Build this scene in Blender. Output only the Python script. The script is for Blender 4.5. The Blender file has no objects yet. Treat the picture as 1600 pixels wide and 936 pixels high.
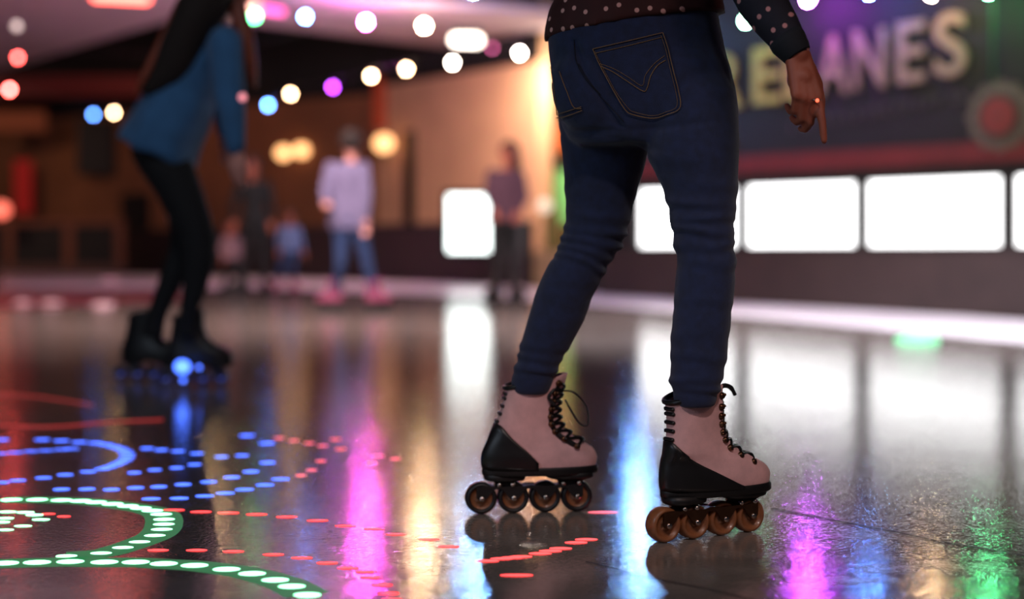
import bpy, bmesh, math, random
from mathutils import Vector, Matrix, noise
from mathutils.bvhtree import BVHTree
random.seed(4)
SC = bpy.context.scene
COL = SC.collection
F = 2222.0; HC = 0.59; HY = 388.0          # focal length in pixels of a 1600 px frame, eye height, horizon row
PI = math.pi

def P(px, py, D): return Vector(((px-800)*D/F, D, HC-(py-HY)*D/F))
def G(px, py, z=0.0):
    D = F*(HC-z)/(py-HY); return Vector(((px-800)*D/F, D, z))

# ------------------------------------------------------------------ materials
def lin(c):
    return tuple((v/12.92 if v <= .04045 else ((v+.055)/1.055)**2.4) for v in [x/255 for x in c])
MATS = {}
def mat(name, rgb, rough=.6, metal=0., var=.12, scale=30., bump=.0, bscale=200., coat=0., sheen=0.):
    if name in MATS: return MATS[name]
    m = bpy.data.materials.new(name); m.use_nodes = True
    nt = m.node_tree; b = nt.nodes['Principled BSDF']
    tc = nt.nodes.new('ShaderNodeTexCoord')
    n = nt.nodes.new('ShaderNodeTexNoise'); n.inputs['Scale'].default_value = scale; n.inputs['Detail'].default_value = 4
    nt.links.new(tc.outputs['Object'], n.inputs['Vector'])
    r = nt.nodes.new('ShaderNodeValToRGB')
    c = lin(rgb) if max(rgb) > 1 else rgb
    r.color_ramp.elements[0].color = [x*(1-var) for x in c]+[1]
    r.color_ramp.elements[1].color = [min(1, x*(1+var)) for x in c]+[1]
    r.color_ramp.elements[0].position = .3; r.color_ramp.elements[1].position = .7
    nt.links.new(n.outputs['Fac'], r.inputs['Fac']); nt.links.new(r.outputs['Color'], b.inputs['Base Color'])
    b.inputs['Roughness'].default_value = rough; b.inputs['Metallic'].default_value = metal
    b.inputs['Coat Weight'].default_value = coat
    b.inputs['Sheen Weight'].default_value = sheen
    if bump:
        n2 = nt.nodes.new('ShaderNodeTexNoise'); n2.inputs['Scale'].default_value = bscale; n2.inputs['Detail'].default_value = 3
        nt.links.new(tc.outputs['Object'], n2.inputs['Vector'])
        bp = nt.nodes.new('ShaderNodeBump'); bp.inputs['Strength'].default_value = bump; bp.inputs['Distance'].default_value = .002
        nt.links.new(n2.outputs['Fac'], bp.inputs['Height']); nt.links.new(bp.outputs['Normal'], b.inputs['Normal'])
    MATS[name] = m; return m
def glow(name, rgb, s, lin_rgb=True):
    if name in MATS: return MATS[name]
    m = bpy.data.materials.new(name); m.use_nodes = True
    b = m.node_tree.nodes['Principled BSDF']
    b.inputs['Base Color'].default_value = (.2, .2, .2, 1)
    b.inputs['Emission Color'].default_value = (*rgb, 1)
    b.inputs['Emission Strength'].default_value = s
    MATS[name] = m; return m

# ------------------------------------------------------------------ object helpers
def mesh_obj(name, bm, m, parent=None, smooth=True, recalc=True):
    if recalc: bmesh.ops.recalc_face_normals(bm, faces=bm.faces)
    me = bpy.data.meshes.new(name); bm.to_mesh(me); bm.free()
    if smooth:
        for p in me.polygons: p.use_smooth = True
    o = bpy.data.objects.new(name, me); COL.objects.link(o)
    for x in (m if isinstance(m, (list, tuple)) else [m]): me.materials.append(x)
    if parent: o.parent = parent
    return o
def tag(o, label=None, cat=None, group=None, kind=None):
    if label: o['label'] = label
    if cat: o['category'] = cat
    if group: o['group'] = group
    if kind: o['kind'] = kind
    return o
def empty(name, loc, label, cat, group=None, rz=0):
    o = bpy.data.objects.new(name, None); COL.objects.link(o); o.location = loc; o.rotation_euler = (0, 0, rz)
    o.empty_display_size = .1
    return tag(o, label, cat, group)
def struct(name, bm, m, smooth=False): return tag(mesh_obj(name, bm, m, None, smooth), kind='structure')

def box(bm, lo, hi, M=None, mi=0):
    vs = [bm.verts.new((x, y, z)) for x in (lo[0], hi[0]) for y in (lo[1], hi[1]) for z in (lo[2], hi[2])]
    if M is not None:
        for v in vs: v.co = M @ v.co
    for f in ((0,1,3,2),(4,6,7,5),(0,4,5,1),(2,3,7,6),(0,2,6,4),(1,5,7,3)):
        bm.faces.new([vs[i] for i in f]).material_index = mi
def wallbox(bm, a, b, z0, z1, th, mi=0):
    """upright slab from plan point a to b, thickness th away from the camera side"""
    a = Vector((a[0], a[1])); b = Vector((b[0], b[1])); d = (b-a).normalized(); n = Vector((-d.y, d.x))
    if n.y < 0: n = -n
    q = [a, b, b+n*th, a+n*th]
    lo = [bm.verts.new((p.x, p.y, z0)) for p in q]; hi = [bm.verts.new((p.x, p.y, z1)) for p in q]
    fs = [bm.faces.new(lo[::-1]), bm.faces.new(hi)]
    for i in range(4): fs.append(bm.faces.new((lo[i], lo[(i+1) % 4], hi[(i+1) % 4], hi[i])))
    for f in fs: f.material_index = mi
def loft(bm, rings, cap=True, mi=0):
    vs = [[bm.verts.new(p) for p in r] for r in rings]
    n = len(rings[0])
    for i in range(len(vs)-1):
        for j in range(n):
            bm.faces.new((vs[i][j], vs[i][(j+1) % n], vs[i+1][(j+1) % n], vs[i+1][j])).material_index = mi
    if cap:
        bm.faces.new(vs[0][::-1]).material_index = mi; bm.faces.new(vs[-1]).material_index = mi
    return vs
def hring(cx, cy, z, rx, ry, ang=0, n=36, tilt=0, p=2.0, tz=0):
    out = []
    for i in range(n):
        t = 2*PI*i/n; c, s = math.cos(t), math.sin(t)
        x = rx*math.copysign(abs(c)**(2/p), c); y = ry*math.copysign(abs(s)**(2/p), s)
        X = x*math.cos(ang)-y*math.sin(ang); Y = x*math.sin(ang)+y*math.cos(ang)
        out.append(Vector((cx+X, cy+Y, z+tilt*X+tz*Y)))
    return out
def frame(d, up=None):
    d = d.normalized(); u = up if up is not None else (Vector((0, 0, 1)) if abs(d.z) < .9 else Vector((0, 1, 0)))
    s = d.cross(u).normalized(); return s, s.cross(d).normalized(), d
def capsule(bm, a, b, ra, rb, n=14, up=None, fl=1.0, mi=0):
    """closed tapered capsule; fl flattens it along the second cross axis"""
    a = Vector(a); b = Vector(b); d = b-a
    if d.length < 1e-6: d = Vector((0, 0, 1e-4)); b = a+d
    s, w, e = frame(d, up); rings = []
    for k in range(1, 6):
        t = -PI/2+k*PI/12; rings.append((a+e*(ra*math.sin(t)), ra*math.cos(t)))
    rings.append((a, ra)); rings.append((b, rb))
    for k in range(1, 6):
        t = k*PI/12; rings.append((b+e*(rb*math.sin(t)), rb*math.cos(t)))
    R = [[c+s*(r*math.cos(2*PI*i/n))+w*(fl*r*math.sin(2*PI*i/n)) for i in range(n)] for c, r in rings]
    loft(bm, R, True, mi)
def chain(bm, pts, rad, n=14, up=None, fl=1.0):
    for i in range(len(pts)-1): capsule(bm, pts[i], pts[i+1], rad[i], rad[i+1], n, up, fl)
def smooth_path(pts, sub=4, closed=False):
    out = []; n = len(pts)
    rng = range(n) if closed else range(n-1)
    for i in rng:
        g = lambda k: Vector(pts[k % n]) if closed else Vector(pts[max(0, min(n-1, k))])
        p0, p1, p2, p3 = g(i-1), g(i), g(i+1), g(i+2)
        for k in range(sub):
            t = k/sub; out.append(.5*((2*p1)+(p2-p0)*t+(2*p0-5*p1+4*p2-p3)*t*t+(3*p1-p0-3*p2+p3)*t**3))
    if not closed: out.append(Vector(pts[-1]))
    return out
def tube(bm, pts, r, n=6, mi=0, closed=False):
    pts = [Vector(p) for p in pts]; rr = r if isinstance(r, (list, tuple)) else [r]*len(pts)
    R = []; N = len(pts)
    for i, p in enumerate(pts):
        d = (pts[(i+1) % N]-pts[i-1]) if closed else (pts[min(i+1, N-1)]-pts[max(i-1, 0)])
        s, w, e = frame(d, Vector((.13, .21, .97)).normalized() if abs(d.normalized().z) < .9 else Vector((0, 1, 0)))
        R.append([p+s*(rr[i]*math.cos(2*PI*k/n))+w*(rr[i]*math.sin(2*PI*k/n)) for k in range(n)])
    if closed: R.append(R[0][:])
    loft(bm, R, not closed, mi)
def ball(bm, c, r, sx=1, sy=1, sz=1, M=None, mi=0, seg=16):
    m = Matrix.Translation(Vector(c)) @ (M if M is not None else Matrix.Identity(4)) @ Matrix.Diagonal((r*sx, r*sy, r*sz, 1))
    g = bmesh.ops.create_uvsphere(bm, u_segments=seg, v_segments=seg//2+2, radius=1, matrix=m)
    for f in {f for v in g['verts'] for f in v.link_faces}: f.material_index = mi
def lathe(bm, prof, M, n=24, mi=0, mis=None):
    vs = [[bm.verts.new(M @ Vector((r*math.cos(2*PI*i/n), r*math.sin(2*PI*i/n), h))) for i in range(n)] for r, h in prof]
    for k in range(len(vs)-1):
        for j in range(n):
            bm.faces.new((vs[k][j], vs[k][(j+1) % n], vs[k+1][(j+1) % n], vs[k+1][j])).material_index = mis[k] if mis else mi
def union(name, bm, m, voxel, parent=None, smooth=6, fn=None):
    """join overlapping closed shapes into one continuous surface"""
    o = mesh_obj(name, bm, m, None)
    md = o.modifiers.new('r', 'REMESH'); md.mode = 'VOXEL'; md.voxel_size = voxel; md.use_smooth_shade = True
    if smooth:
        s = o.modifiers.new('s', 'SMOOTH'); s.iterations = smooth; s.factor = .5
    dg = bpy.context.evaluated_depsgraph_get()
    me = bpy.data.meshes.new_from_object(o.evaluated_get(dg))
    bpy.data.objects.remove(o)
    me.materials.clear()
    for x in (m if isinstance(m, (list, tuple)) else [m]): me.materials.append(x)
    for p in me.polygons: p.use_smooth = True
    if fn:
        me.update(); ns = [v.normal.copy() for v in me.vertices]
        for v, nn in zip(me.vertices, ns):
            v.co = v.co + nn*fn(v.co)
        me.update()
    o = bpy.data.objects.new(name, me); COL.objects.link(o)
    if parent: o.parent = parent
    return o
def rel(o, root):
    """parent o (built in world space) to root, keeping it in place"""
    o.parent = root; o.matrix_parent_inverse = root.matrix_basis.inverted() if False else Matrix.Translation(-Vector(root.location)) if root.rotation_euler.z == 0 else (Matrix.Translation(root.location) @ Matrix.Rotation(root.rotation_euler.z, 4, 'Z')).inverted()
    return o

# ------------------------------------------------------------------ palette
M_jeans = mat('denim', (21, 34, 70), .85, var=.25, scale=55, bump=.5, bscale=900, sheen=.2)
M_jeansb = mat('mid_blue_denim', (26, 48, 86), .85, var=.2)
M_thread = mat('tan_thread', (128, 98, 68), .8)
M_black = mat('black_leather', (20, 19, 20), .4, var=.3)
M_blackcloth = mat('black_cloth', (11, 11, 13), .85)
M_suede = mat('pink_suede', (226, 174, 172), .8, var=.1, scale=40, bump=.35, bscale=500, sheen=.2)
M_rubber = mat('sole_rubber', (16, 14, 14), .5)
M_chrome = mat('chrome', (190, 175, 165), .18, metal=1, var=.1)
M_bronze = mat('bronze_metal', (105, 72, 52), .3, metal=.9, var=.2)
M_wheel = mat('amber_wheel', (138, 84, 50), .42, var=.25, scale=60, coat=.3)
M_wheeldk = mat('dark_wheel_rim', (24, 19, 20), .45)
M_skin = mat('warm_skin', (160, 84, 62), .55, var=.08)
M_skinp = mat('pale_skin', (205, 140, 125), .55, var=.08)
M_hair = mat('dark_brown_hair', (28, 15, 8), .85, var=.4, scale=80)
M_hairredlit = mat('red_lit_hair', (130, 54, 26), .5, var=.4, scale=80)  # reddish light on the outer strands put into the hair colour
M_white = mat('ivory_nail', (235, 225, 215), .3)
M_lips = mat('lips', (150, 70, 70), .5)
M_eye = mat('dark_eye', (20, 15, 15), .2)

# blouse: dark burgundy scattered with pale dots
def dotted(name, base, dot):
    m = mat(name, base, .8, var=.15); nt = m.node_tree; b = nt.nodes['Principled BSDF']
    tc = nt.nodes['Texture Coordinate']; v = nt.nodes.new('ShaderNodeTexVoronoi'); v.inputs['Scale'].default_value = 30
    v.inputs['Randomness'].default_value = .6; v.voronoi_dimensions = '2D'
    sx = nt.nodes.new('ShaderNodeSeparateXYZ'); cx = nt.nodes.new('ShaderNodeCombineXYZ'); ma = nt.nodes.new('ShaderNodeMath'); ma.operation = 'MULTIPLY_ADD'; ma.inputs[1].default_value = -.35
    nt.links.new(tc.outputs['Object'], sx.inputs[0]); nt.links.new(sx.outputs['Y'], ma.inputs[0]); nt.links.new(sx.outputs['X'], ma.inputs[2])
    nt.links.new(ma.outputs[0], cx.inputs['X']); nt.links.new(sx.outputs['Z'], cx.inputs['Y']); nt.links.new(cx.outputs[0], v.inputs['Vector'])
    r = nt.nodes.new('ShaderNodeValToRGB'); r.color_ramp.interpolation = 'LINEAR'
    r.color_ramp.elements[0].position = .12; r.color_ramp.elements[0].color = (1, 1, 1, 1)
    r.color_ramp.elements[1].position = .17; r.color_ramp.elements[1].color = (0, 0, 0, 1)
    nt.links.new(v.outputs['Distance'], r.inputs['Fac'])
    mx = nt.nodes.new('ShaderNodeMix'); mx.data_type = 'RGBA'
    nt.links.new(r.outputs['Color'], mx.inputs[0])
    nt.links.new(nt.nodes['Color Ramp'].outputs['Color'], mx.inputs[6]); mx.inputs[7].default_value = (*lin(dot), 1)
    nt.links.new(mx.outputs[2], b.inputs['Base Color']); return m
M_blouse = dotted('burgundy_dotted_cloth', (62, 20, 18), (230, 170, 160))
M_sleeve = dotted('navy_dotted_cloth', (28, 27, 42), (215, 150, 150))
M_cuff = mat('dark_cuff', (22, 26, 34), .85, bump=.4, bscale=600)

# ------------------------------------------------------------------ camera
cam = bpy.data.cameras.new('camera'); co = bpy.data.objects.new('camera', cam); COL.objects.link(co)
co.location = (0, 0, HC); co.rotation_euler = (PI/2, 0, 0)
cam.sensor_width = 36; cam.lens = 50; cam.shift_y = -(468-HY)/1600
cam.clip_end = 200; cam.clip_start = .05
cam.dof.use_dof = True; cam.dof.focus_distance = 2.86; cam.dof.aperture_fstop = 1.22
SC.camera = co

# ------------------------------------------------------------------ floor
def floor_mat():
    m = bpy.data.materials.new('polished_concrete'); m.use_nodes = True; nt = m.node_tree; b = nt.nodes['Principled BSDF']
    L = nt.links.new; tc = nt.nodes.new('ShaderNodeTexCoord')
    n1 = nt.nodes.new('ShaderNodeTexNoise'); n1.inputs['Scale'].default_value = .9; n1.inputs['Detail'].default_value = 6; n1.inputs['Distortion'].default_value = .8
    n2 = nt.nodes.new('ShaderNodeTexNoise'); n2.inputs['Scale'].default_value = 7; n2.inputs['Detail'].default_value = 8
    for n in (n1, n2): L(tc.outputs['Object'], n.inputs['Vector'])
    r = nt.nodes.new('ShaderNodeValToRGB')
    r.color_ramp.elements[0].position = .32; r.color_ramp.elements[0].color = (*lin((106, 96, 88)), 1)
    r.color_ramp.elements[1].position = .72; r.color_ramp.elements[1].color = (*lin((150, 138, 130)), 1)
    mx = nt.nodes.new('ShaderNodeMath'); mx.operation = 'MULTIPLY_ADD'; mx.inputs[1].default_value = .5; 
    h2 = nt.nodes.new('ShaderNodeMath'); h2.operation = 'MULTIPLY'; h2.inputs[1].default_value = .5
    L(n2.outputs['Fac'], h2.inputs[0]); L(n1.outputs['Fac'], mx.inputs[0]); L(h2.outputs[0], mx.inputs[2])
    L(mx.outputs[0], r.inputs['Fac']); L(r.outputs['Color'], b.inputs['Base Color'])
    rr = nt.nodes.new('ShaderNodeMapRange'); rr.inputs['From Min'].default_value = .3; rr.inputs['From Max'].default_value = .7
    rr.inputs['To Min'].default_value = .05; rr.inputs['To Max'].default_value = .10
    L(mx.outputs[0], rr.inputs['Value']); L(rr.outputs[0], b.inputs['Roughness'])
    b.inputs['IOR'].default_value = 2.3
    n3 = nt.nodes.new('ShaderNodeTexNoise'); n3.inputs['Scale'].default_value = 110; n3.inputs['Detail'].default_value = 3; n3.inputs['Distortion'].default_value = .6
    L(tc.outputs['Object'], n3.inputs['Vector'])
    n4 = nt.nodes.new('ShaderNodeTexNoise'); n4.inputs['Scale'].default_value = 3; n4.inputs['Detail'].default_value = 2
    L(tc.outputs['Object'], n4.inputs['Vector'])
    b1 = nt.nodes.new('ShaderNodeBump'); b1.inputs['Strength'].default_value = .45; b1.inputs['Distance'].default_value = .001
    b2 = nt.nodes.new('ShaderNodeBump'); b2.inputs['Strength'].default_value = .15; b2.inputs['Distance'].default_value = .004
    L(n3.outputs['Fac'], b1.inputs['Height']); L(n4.outputs['Fac'], b2.inputs['Height']); L(b2.outputs['Normal'], b1.inputs['Normal'])
    L(b1.outputs['Normal'], b.inputs['Normal'])
    return m
M_floor = floor_mat()
bm = bmesh.new(); box(bm, (-26, -4, -.1), (16, 44, 0)); struct('floor', bm, M_floor)

# plan lines: barrier A and sign wall B on the right
def lineX(p, q, px):
    k = (px-800)/F; d = (q[0]-p[0], q[1]-p[1]); t = (k*p[1]-p[0])/(d[0]-k*d[1]); return Vector((p[0]+d[0]*t, p[1]+d[1]*t))
A0, A1 = (1.27, 17.7), (4.28, 11.9)
B0, B1 = (1.65, 18.0), (5.03, 14.4)
def onA(px): return lineX(A0, A1, px)
def onB(px): return lineX(B0, B1, px)
M_barrier = mat('dark_brown_barrier', (46, 33, 31), .6, var=.2, scale=4)
M_charcoal = mat('charcoal_wall', (22, 20, 19), .8, var=.15, scale=3)
M_red = mat('dark_red_band', (100, 22, 20), .7, var=.15, scale=3)
M_bandw = mat('pale_floor_band', (232, 220, 222), .3, var=.08, scale=2)
M_bandr = mat('red_floor_band', (120, 52, 56), .3, var=.15, scale=2)
M_beige = mat('beige_plaster', (205, 162, 126), .85, var=.08, scale=1.5)
M_brownwall = mat('brown_wall', (122, 78, 50), .85, var=.2, scale=.8)
M_ceil = mat('black_ceiling', (16, 14, 14), .9)
M_soffit = mat('pale_ceiling_board', (190, 170, 180), .9, var=.05, scale=1)

# ---- right barrier (starts at px 932) and far left/centre barrier
bm = bmesh.new(); a = onA(938); b = Vector((9.6, 1.6))
wallbox(bm, a, b, 0, .59, .12); struct('wall_right', bm, M_barrier)
bm = bmesh.new(); wallbox(bm, a+Vector((-.02, -.02)), b, .575, .61, .16); struct('trim_1', bm, mat('barrier_cap', (38, 30, 29), .5))
L0 = G(195, 426); L1 = G(822, 447)
bm = bmesh.new(); wallbox(bm, L0.xy, L1.xy, 0, 1.0, .15); struct('wall_back_barrier', bm, M_barrier).name = 'wall_back'
bm = bmesh.new(); wallbox(bm, L0.xy, (L1.x, L1.y-.02), .97, 1.02, .2); struct('trim_2', bm, mat('barrier_cap', (38, 30, 29), .5))
# pale strip along the barrier foot
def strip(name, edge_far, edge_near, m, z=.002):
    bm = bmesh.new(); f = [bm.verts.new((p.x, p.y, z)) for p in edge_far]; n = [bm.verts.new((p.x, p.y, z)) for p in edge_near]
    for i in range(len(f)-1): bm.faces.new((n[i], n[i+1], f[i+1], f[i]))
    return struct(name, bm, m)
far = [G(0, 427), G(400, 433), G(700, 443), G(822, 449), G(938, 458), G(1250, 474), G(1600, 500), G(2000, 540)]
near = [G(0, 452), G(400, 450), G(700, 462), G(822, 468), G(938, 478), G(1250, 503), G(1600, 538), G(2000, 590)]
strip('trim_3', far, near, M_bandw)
strip('trim_4', [G(-300, 458), G(0, 456), G(160, 456), G(300, 457)], [G(-300, 488), G(0, 484), G(160, 478), G(300, 470)], M_bandr)  # red strip across the far left floor
# floor joints
def joint(name, pts, w):
    pts = smooth_path([G(*p) for p in pts], 4); bm = bmesh.new(); vs = []
    for i, p in enumerate(pts):
        d = (pts[min(i+1, len(pts)-1)]-pts[max(i-1, 0)]); n = Vector((-d.y, d.x, 0)).normalized()*w/2
        vs.append([bm.verts.new(p+n+Vector((0, 0, .0015))), bm.verts.new(p-n+Vector((0, 0, .0015)))])
    for i in range(len(vs)-1): bm.faces.new((vs[i][0], vs[i+1][0], vs[i+1][1], vs[i][1]))
    struct(name, bm, mat('joint_filler', (22, 12, 10), .7))
joint('trim_5', [(1205, 795), (1350, 822), (1480, 848), (1640, 876), (1900, 930)], .007)
joint('trim_6', [(915, 878), (945, 885), (1010, 903), (1110, 922), (1200, 945)], .004)

# ---- right sign wall
M_pane = glow('bright_window_glass', (1, 1, 1), 3.8)
bm = bmesh.new(); wb0, wb1 = onB(893), Vector((11.2, 7.83))
wb1 = Vector(B0)+ (Vector(B1)-Vector(B0))*2.6
WT = 1.35
wallbox(bm, wb0, wb1, WT, 3.9, .2)                       # above the windows
wallbox(bm, wb0, wb1, 0, .42, .2)                         # below
wallbox(bm, wb0, onB(1001), .42, WT, .2)
sw = struct('wall_sign', bm, M_charcoal)
bm = bmesh.new()
def offB(px, d):                                          # point on wall B moved d towards the rink
    p = onB(px); t = (Vector(B1)-Vector(B0)).normalized(); n = Vector((-t.y, t.x)); 
    if n.y > 0: n = -n
    return p+n*d
wallbox(bm, offB(893, .04), wb1+(offB(893, .04)-wb0), 1.47, 1.68, .04); struct('trim_7', bm, M_red)
posts = [994, 1162, 1349, 1578, 1870, 2260]
for i in range(5):
    p0, p1 = onB(posts[i]), onB(posts[i+1])
    win = bpy.data.objects.new('window_%d' % (i+1), None); COL.objects.link(win); win['kind'] = 'structure'
    win.location = ((p0.x+p1.x)/2, (p0.y+p1.y)/2, .42)
    bm = bmesh.new(); d = (p1-p0).normalized()
    wallbox(bm, p0+d*.03, p1-d*.03, .45, WT-.03, .02)
    rel(mesh_obj('window_pane', bm, M_pane, None, False), win)
    bm = bmesh.new()
    nn = Vector((d.y, -d.x))*.06
    wallbox(bm, p0-d*.075+nn, p0+d*.075+nn, .42, WT, .16); wallbox(bm, p1-d*.075+nn, p1+d*.075+nn, .42, WT, .16)
    wallbox(bm, p0+d*.03, p1-d*.03, WT-.03, WT, .1); wallbox(bm, p0+d*.03, p1-d*.03, .42, .45, .1)
    rel(mesh_obj('window_frame', bm, mat('window_frame_metal', (40, 38, 36), .5), None, False), win)

# ---- lettering on the sign wall
def wall_M(px, z, d=.05):
    o = offB(px, d); t = (Vector(B1)-Vector(B0)).normalized(); n = Vector((t.y, -t.x))
    M = Matrix(((t.x, 0, n.x, o.x), (t.y, 0, n.y, o.y), (0, 1, 0, z), (0, 0, 0, 1))); return M
def text_obj(name, s, size, M, m, ext=.02, off=.004, sx=1.0):
    c = bpy.data.curves.new(name, 'FONT'); c.body = s; c.size = size; c.extrude = ext; c.offset = off; c.align_x = 'CENTER'
    c.bevel_depth = .006
    o = bpy.data.objects.new(name, c); COL.objects.link(o)
    dg = bpy.context.evaluated_depsgraph_get(); me = bpy.data.meshes.new_from_object(o.evaluated_get(dg)); bpy.data.objects.remove(o)
    me.materials.clear(); me.materials.append(m)
    me.transform(Matrix.Diagonal((sx, 1, 1, 1)))
    o = bpy.data.objects.new(name, me); COL.objects.link(o); me.transform(M); return o
sign = empty('wall_sign_lettering', (*offB(1330, .02), 2.2), 'large raised block letters RELANES on the charcoal wall above the lit windows', 'sign')
M_let1 = mat('olive_yellow_letter', (165, 158, 74), .7, var=.1); M_let2 = mat('cream_letter', (146, 124, 100), .7, var=.1)
for ch, px, m, zz, wd in [('R', 1141, M_let1, 2.27, 42), ('E', 1203, M_let1, 2.285, 42), ('L', 1252, M_let1, 2.30, 40), ('A', 1306, M_let2, 2.32, 50),
                      ('N', 1363, M_let2, 2.345, 50), ('E', 1427, M_let2, 2.37, 42), ('S', 1489, M_let2, 2.40, 50)]:
    o = text_obj('letter', ch, .92, wall_M(px, zz), m, sx=1.0)
    xs = [v.co for v in o.data.vertices]
    t = (Vector(B1)-Vector(B0)).normalized(); prj = [c.x*t.x+c.y*t.y for c in xs]; w0 = max(prj)-min(prj); mid = (max(prj)+min(prj))/2
    want = (onB(px+wd/2)-onB(px-wd/2)).length; k = want/w0; ctr = onB(px); cm = ctr.x*t.x+ctr.y*t.y
    for v in o.data.vertices:
        s_ = v.co.x*t.x+v.co.y*t.y; dlt = cm+(s_-mid)*k-s_; v.co.x += t.x*dlt; v.co.y += t.y*dlt
    rel(o, sign)
    o['label'] = ('olive yellow' if m is M_let1 else 'cream')+' letter '+ch
# small unreadable row of marks below
for k in range(17):
    bm = bmesh.new()
    px = 1242+k*16.2; M = wall_M(px, 1.93+.012*k, .03); h = random.uniform(.09, .15)
    pts = [M @ Vector((random.uniform(-.05, .05), q*h/3, 0)) for q in range(4)]
    tube(bm, smooth_path(pts, 3), .009, 5)
    o = mesh_obj('script_mark', bm, mat('faded_script', (88, 80, 74), .8)); rel(o, sign)

# round red sign with scalloped cream rim
cM = wall_M(1566, 0, .0); cz = HC+(HY-182)*onB(1566).y/F
rs = empty('round_sign', (*offB(1566, .03), cz), 'round red disc sign with cream scalloped rim right of the letters', 'sign')
def disc(name, r, d0, d1, m, lobes=0, amp=0):
    bm = bmesh.new(); M = wall_M(1566, cz, 0); N = 96; R = []
    for d in (d0, d1):
        R.append([M @ Vector(((r+amp*math.cos(lobes*2*PI*i/N))*math.cos(2*PI*i/N), (r+amp*math.cos(lobes*2*PI*i/N))*math.sin(2*PI*i/N), d)) for i in range(N)])
    loft(bm, R); return rel(mesh_obj(name, bm, m, None, False), rs)
disc('scalloped_rim', .345, .01, .06, mat('dull_cream', (88, 80, 66), .7), 12, .018)
disc('dark_ring', .25, .05, .075, mat('olive_ring', (52, 46, 32), .7))
disc('red_disc', .185, .06, .10, mat('orange_red_paint', (112, 26, 8), .6)); disc('hub', .035, .09, .12, mat('dark_centre', (90, 24, 12), .5))
bm = bmesh.new(); tube(bm, [(*offB(1556, .06), HC+(HY-128)*onB(1556).y/F), (*offB(1556, .06), 3.88)], .012)
tag(mesh_obj('hanging_wire', bm, mat('green_wire', (30, 110, 60), .5)), 'thin green cable running up the charcoal wall above the round red sign', 'cable')

# ---- back walls
W0 = P(-260, 388, 41); W1 = P(588, 388, 30.5); W2 = P(842, 388, 26.2)
bm = bmesh.new(); wallbox(bm, W0.xy, W1.xy, 0, 6.5, .3); struct('wall_left', bm, M_brownwall)
bm = bmesh.new(); wallbox(bm, W1.xy, W2.xy, 0, 6.5, .3); struct('wall_centre', bm, M_beige)
# alcove behind the pillar edge: far wall
W3 = P(836, 388, 29.5); W4 = P(1010, 388, 27.5)
bm = bmesh.new(); wallbox(bm, W3.xy, W4.xy, 0, 6.5, .3); struct('wall_alcove', bm, mat('alcove_plaster', (196, 160, 120), .85))
bm = bmesh.new(); wallbox(bm, W0.xy+Vector((0, -.06)), W1.xy+Vector((0, -.06)), 3.9, 6.4, .05); struct('trim_12', bm, mat('black_valance', (12, 11, 11), .9))
bm = bmesh.new(); wallbox(bm, W1.xy+Vector((0, -.06)), W2.xy+Vector((0, -.06)), 4.05, 6.4, .05); struct('trim_13', bm, mat('black_valance', (12, 11, 11), .9))
# dark slot: a tall narrow doorway in the beige wall
p0 = lineX(W1.xy, W2.xy, 631); p1 = lineX(W1.xy, W2.xy, 647)
bm = bmesh.new(); dz = lambda y, D: HC-(y-HY)*D/F
off = Vector((0, -.05)); wallbox(bm, p0+off, p1+off, 0, dz(207, 29.8), .04); struct('door_1', bm, mat('black_door', (10, 9, 9), .6))
bm = bmesh.new(); wallbox(bm, lineX(W0.xy, W1.xy, 190)+off, lineX(W0.xy, W1.xy, 234)+off, 0, dz(304, 35), .04); struct('door_2', bm, mat('black_door', (10, 9, 9), .6))
def panel_px(name, x0, x1, y0, y1, D, m, label, cat, th=.08, group=None):
    bm = bmesh.new(); a = P(x0, y0, D); b = P(x1, y1, D); box(bm, (a.x, D, b.z), (b.x, D+th, a.z))
    bmesh.ops.bevel(bm, geom=bm.edges[:], offset=min(.02, th/4), segments=2, affect='EDGES')
    return tag(mesh_obj(name, bm, m, None, False), label, cat, group)
panel_px('display_board', 845, 905, 262, 352, 27.3, mat('green_panel_paint', (120, 200, 120), .6), 'light green panel in the alcove beside the bright beige wall', 'panel')
panel_px('display_board', 843, 900, 196, 236, 28.2, mat('orange_panel_paint', (230, 110, 40), .6), 'orange panel high on the alcove wall above the green panel', 'panel')
panel_px('shelf_board', 843, 905, 249, 260, 27.2, mat('dark_green_board', (30, 46, 26), .6), 'dark green board along the top of the light green alcove panel', 'board', .3)
# counter in the alcove
panel_px('low_counter', 826, 950, 392, 446, 24.5, mat('cream_counter', (196, 172, 130), .6), 'cream low counter in the opening between the two rink barriers', 'counter', .6)
g = P(851, 322, 25.3); gl = empty('globe_lamp', g, 'pale round globe lamp in front of the light green alcove panel', 'lamp')
bm = bmesh.new(); ball(bm, g, .12); rel(mesh_obj('globe', bm, glow('soft_globe', (1, .8, .6), 1.1)), gl)
bm = bmesh.new(); tube(bm, [g+Vector((0, 0, -.1)), (g.x, g.y, 0)], .02); ball(bm, (g.x, g.y, .02), .15, 1, 1, .2); rel(mesh_obj('stand', bm, M_black), gl)
# coat-like dark olive shape = a hanging bag
g = P(864, 350, 26.3); bm = bmesh.new(); capsule(bm, g+Vector((0, 0, .2)), g+Vector((0, 0, -.45)), .12, .2)
hb = union('punching_bag', bm, mat('olive_canvas', (78, 70, 30), .8), .02); hb.name = 'hanging_bag'
bm = bmesh.new(); tube(bm, [g+Vector((0, .0, .28)), (g.x, g.y, 6.4)], .012); s_ = mesh_obj('strap', bm, M_black); s_.parent = hb
tag(hb, 'dark olive bag hanging by its strap in the alcove beside the globe lamp', 'bag')
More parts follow.
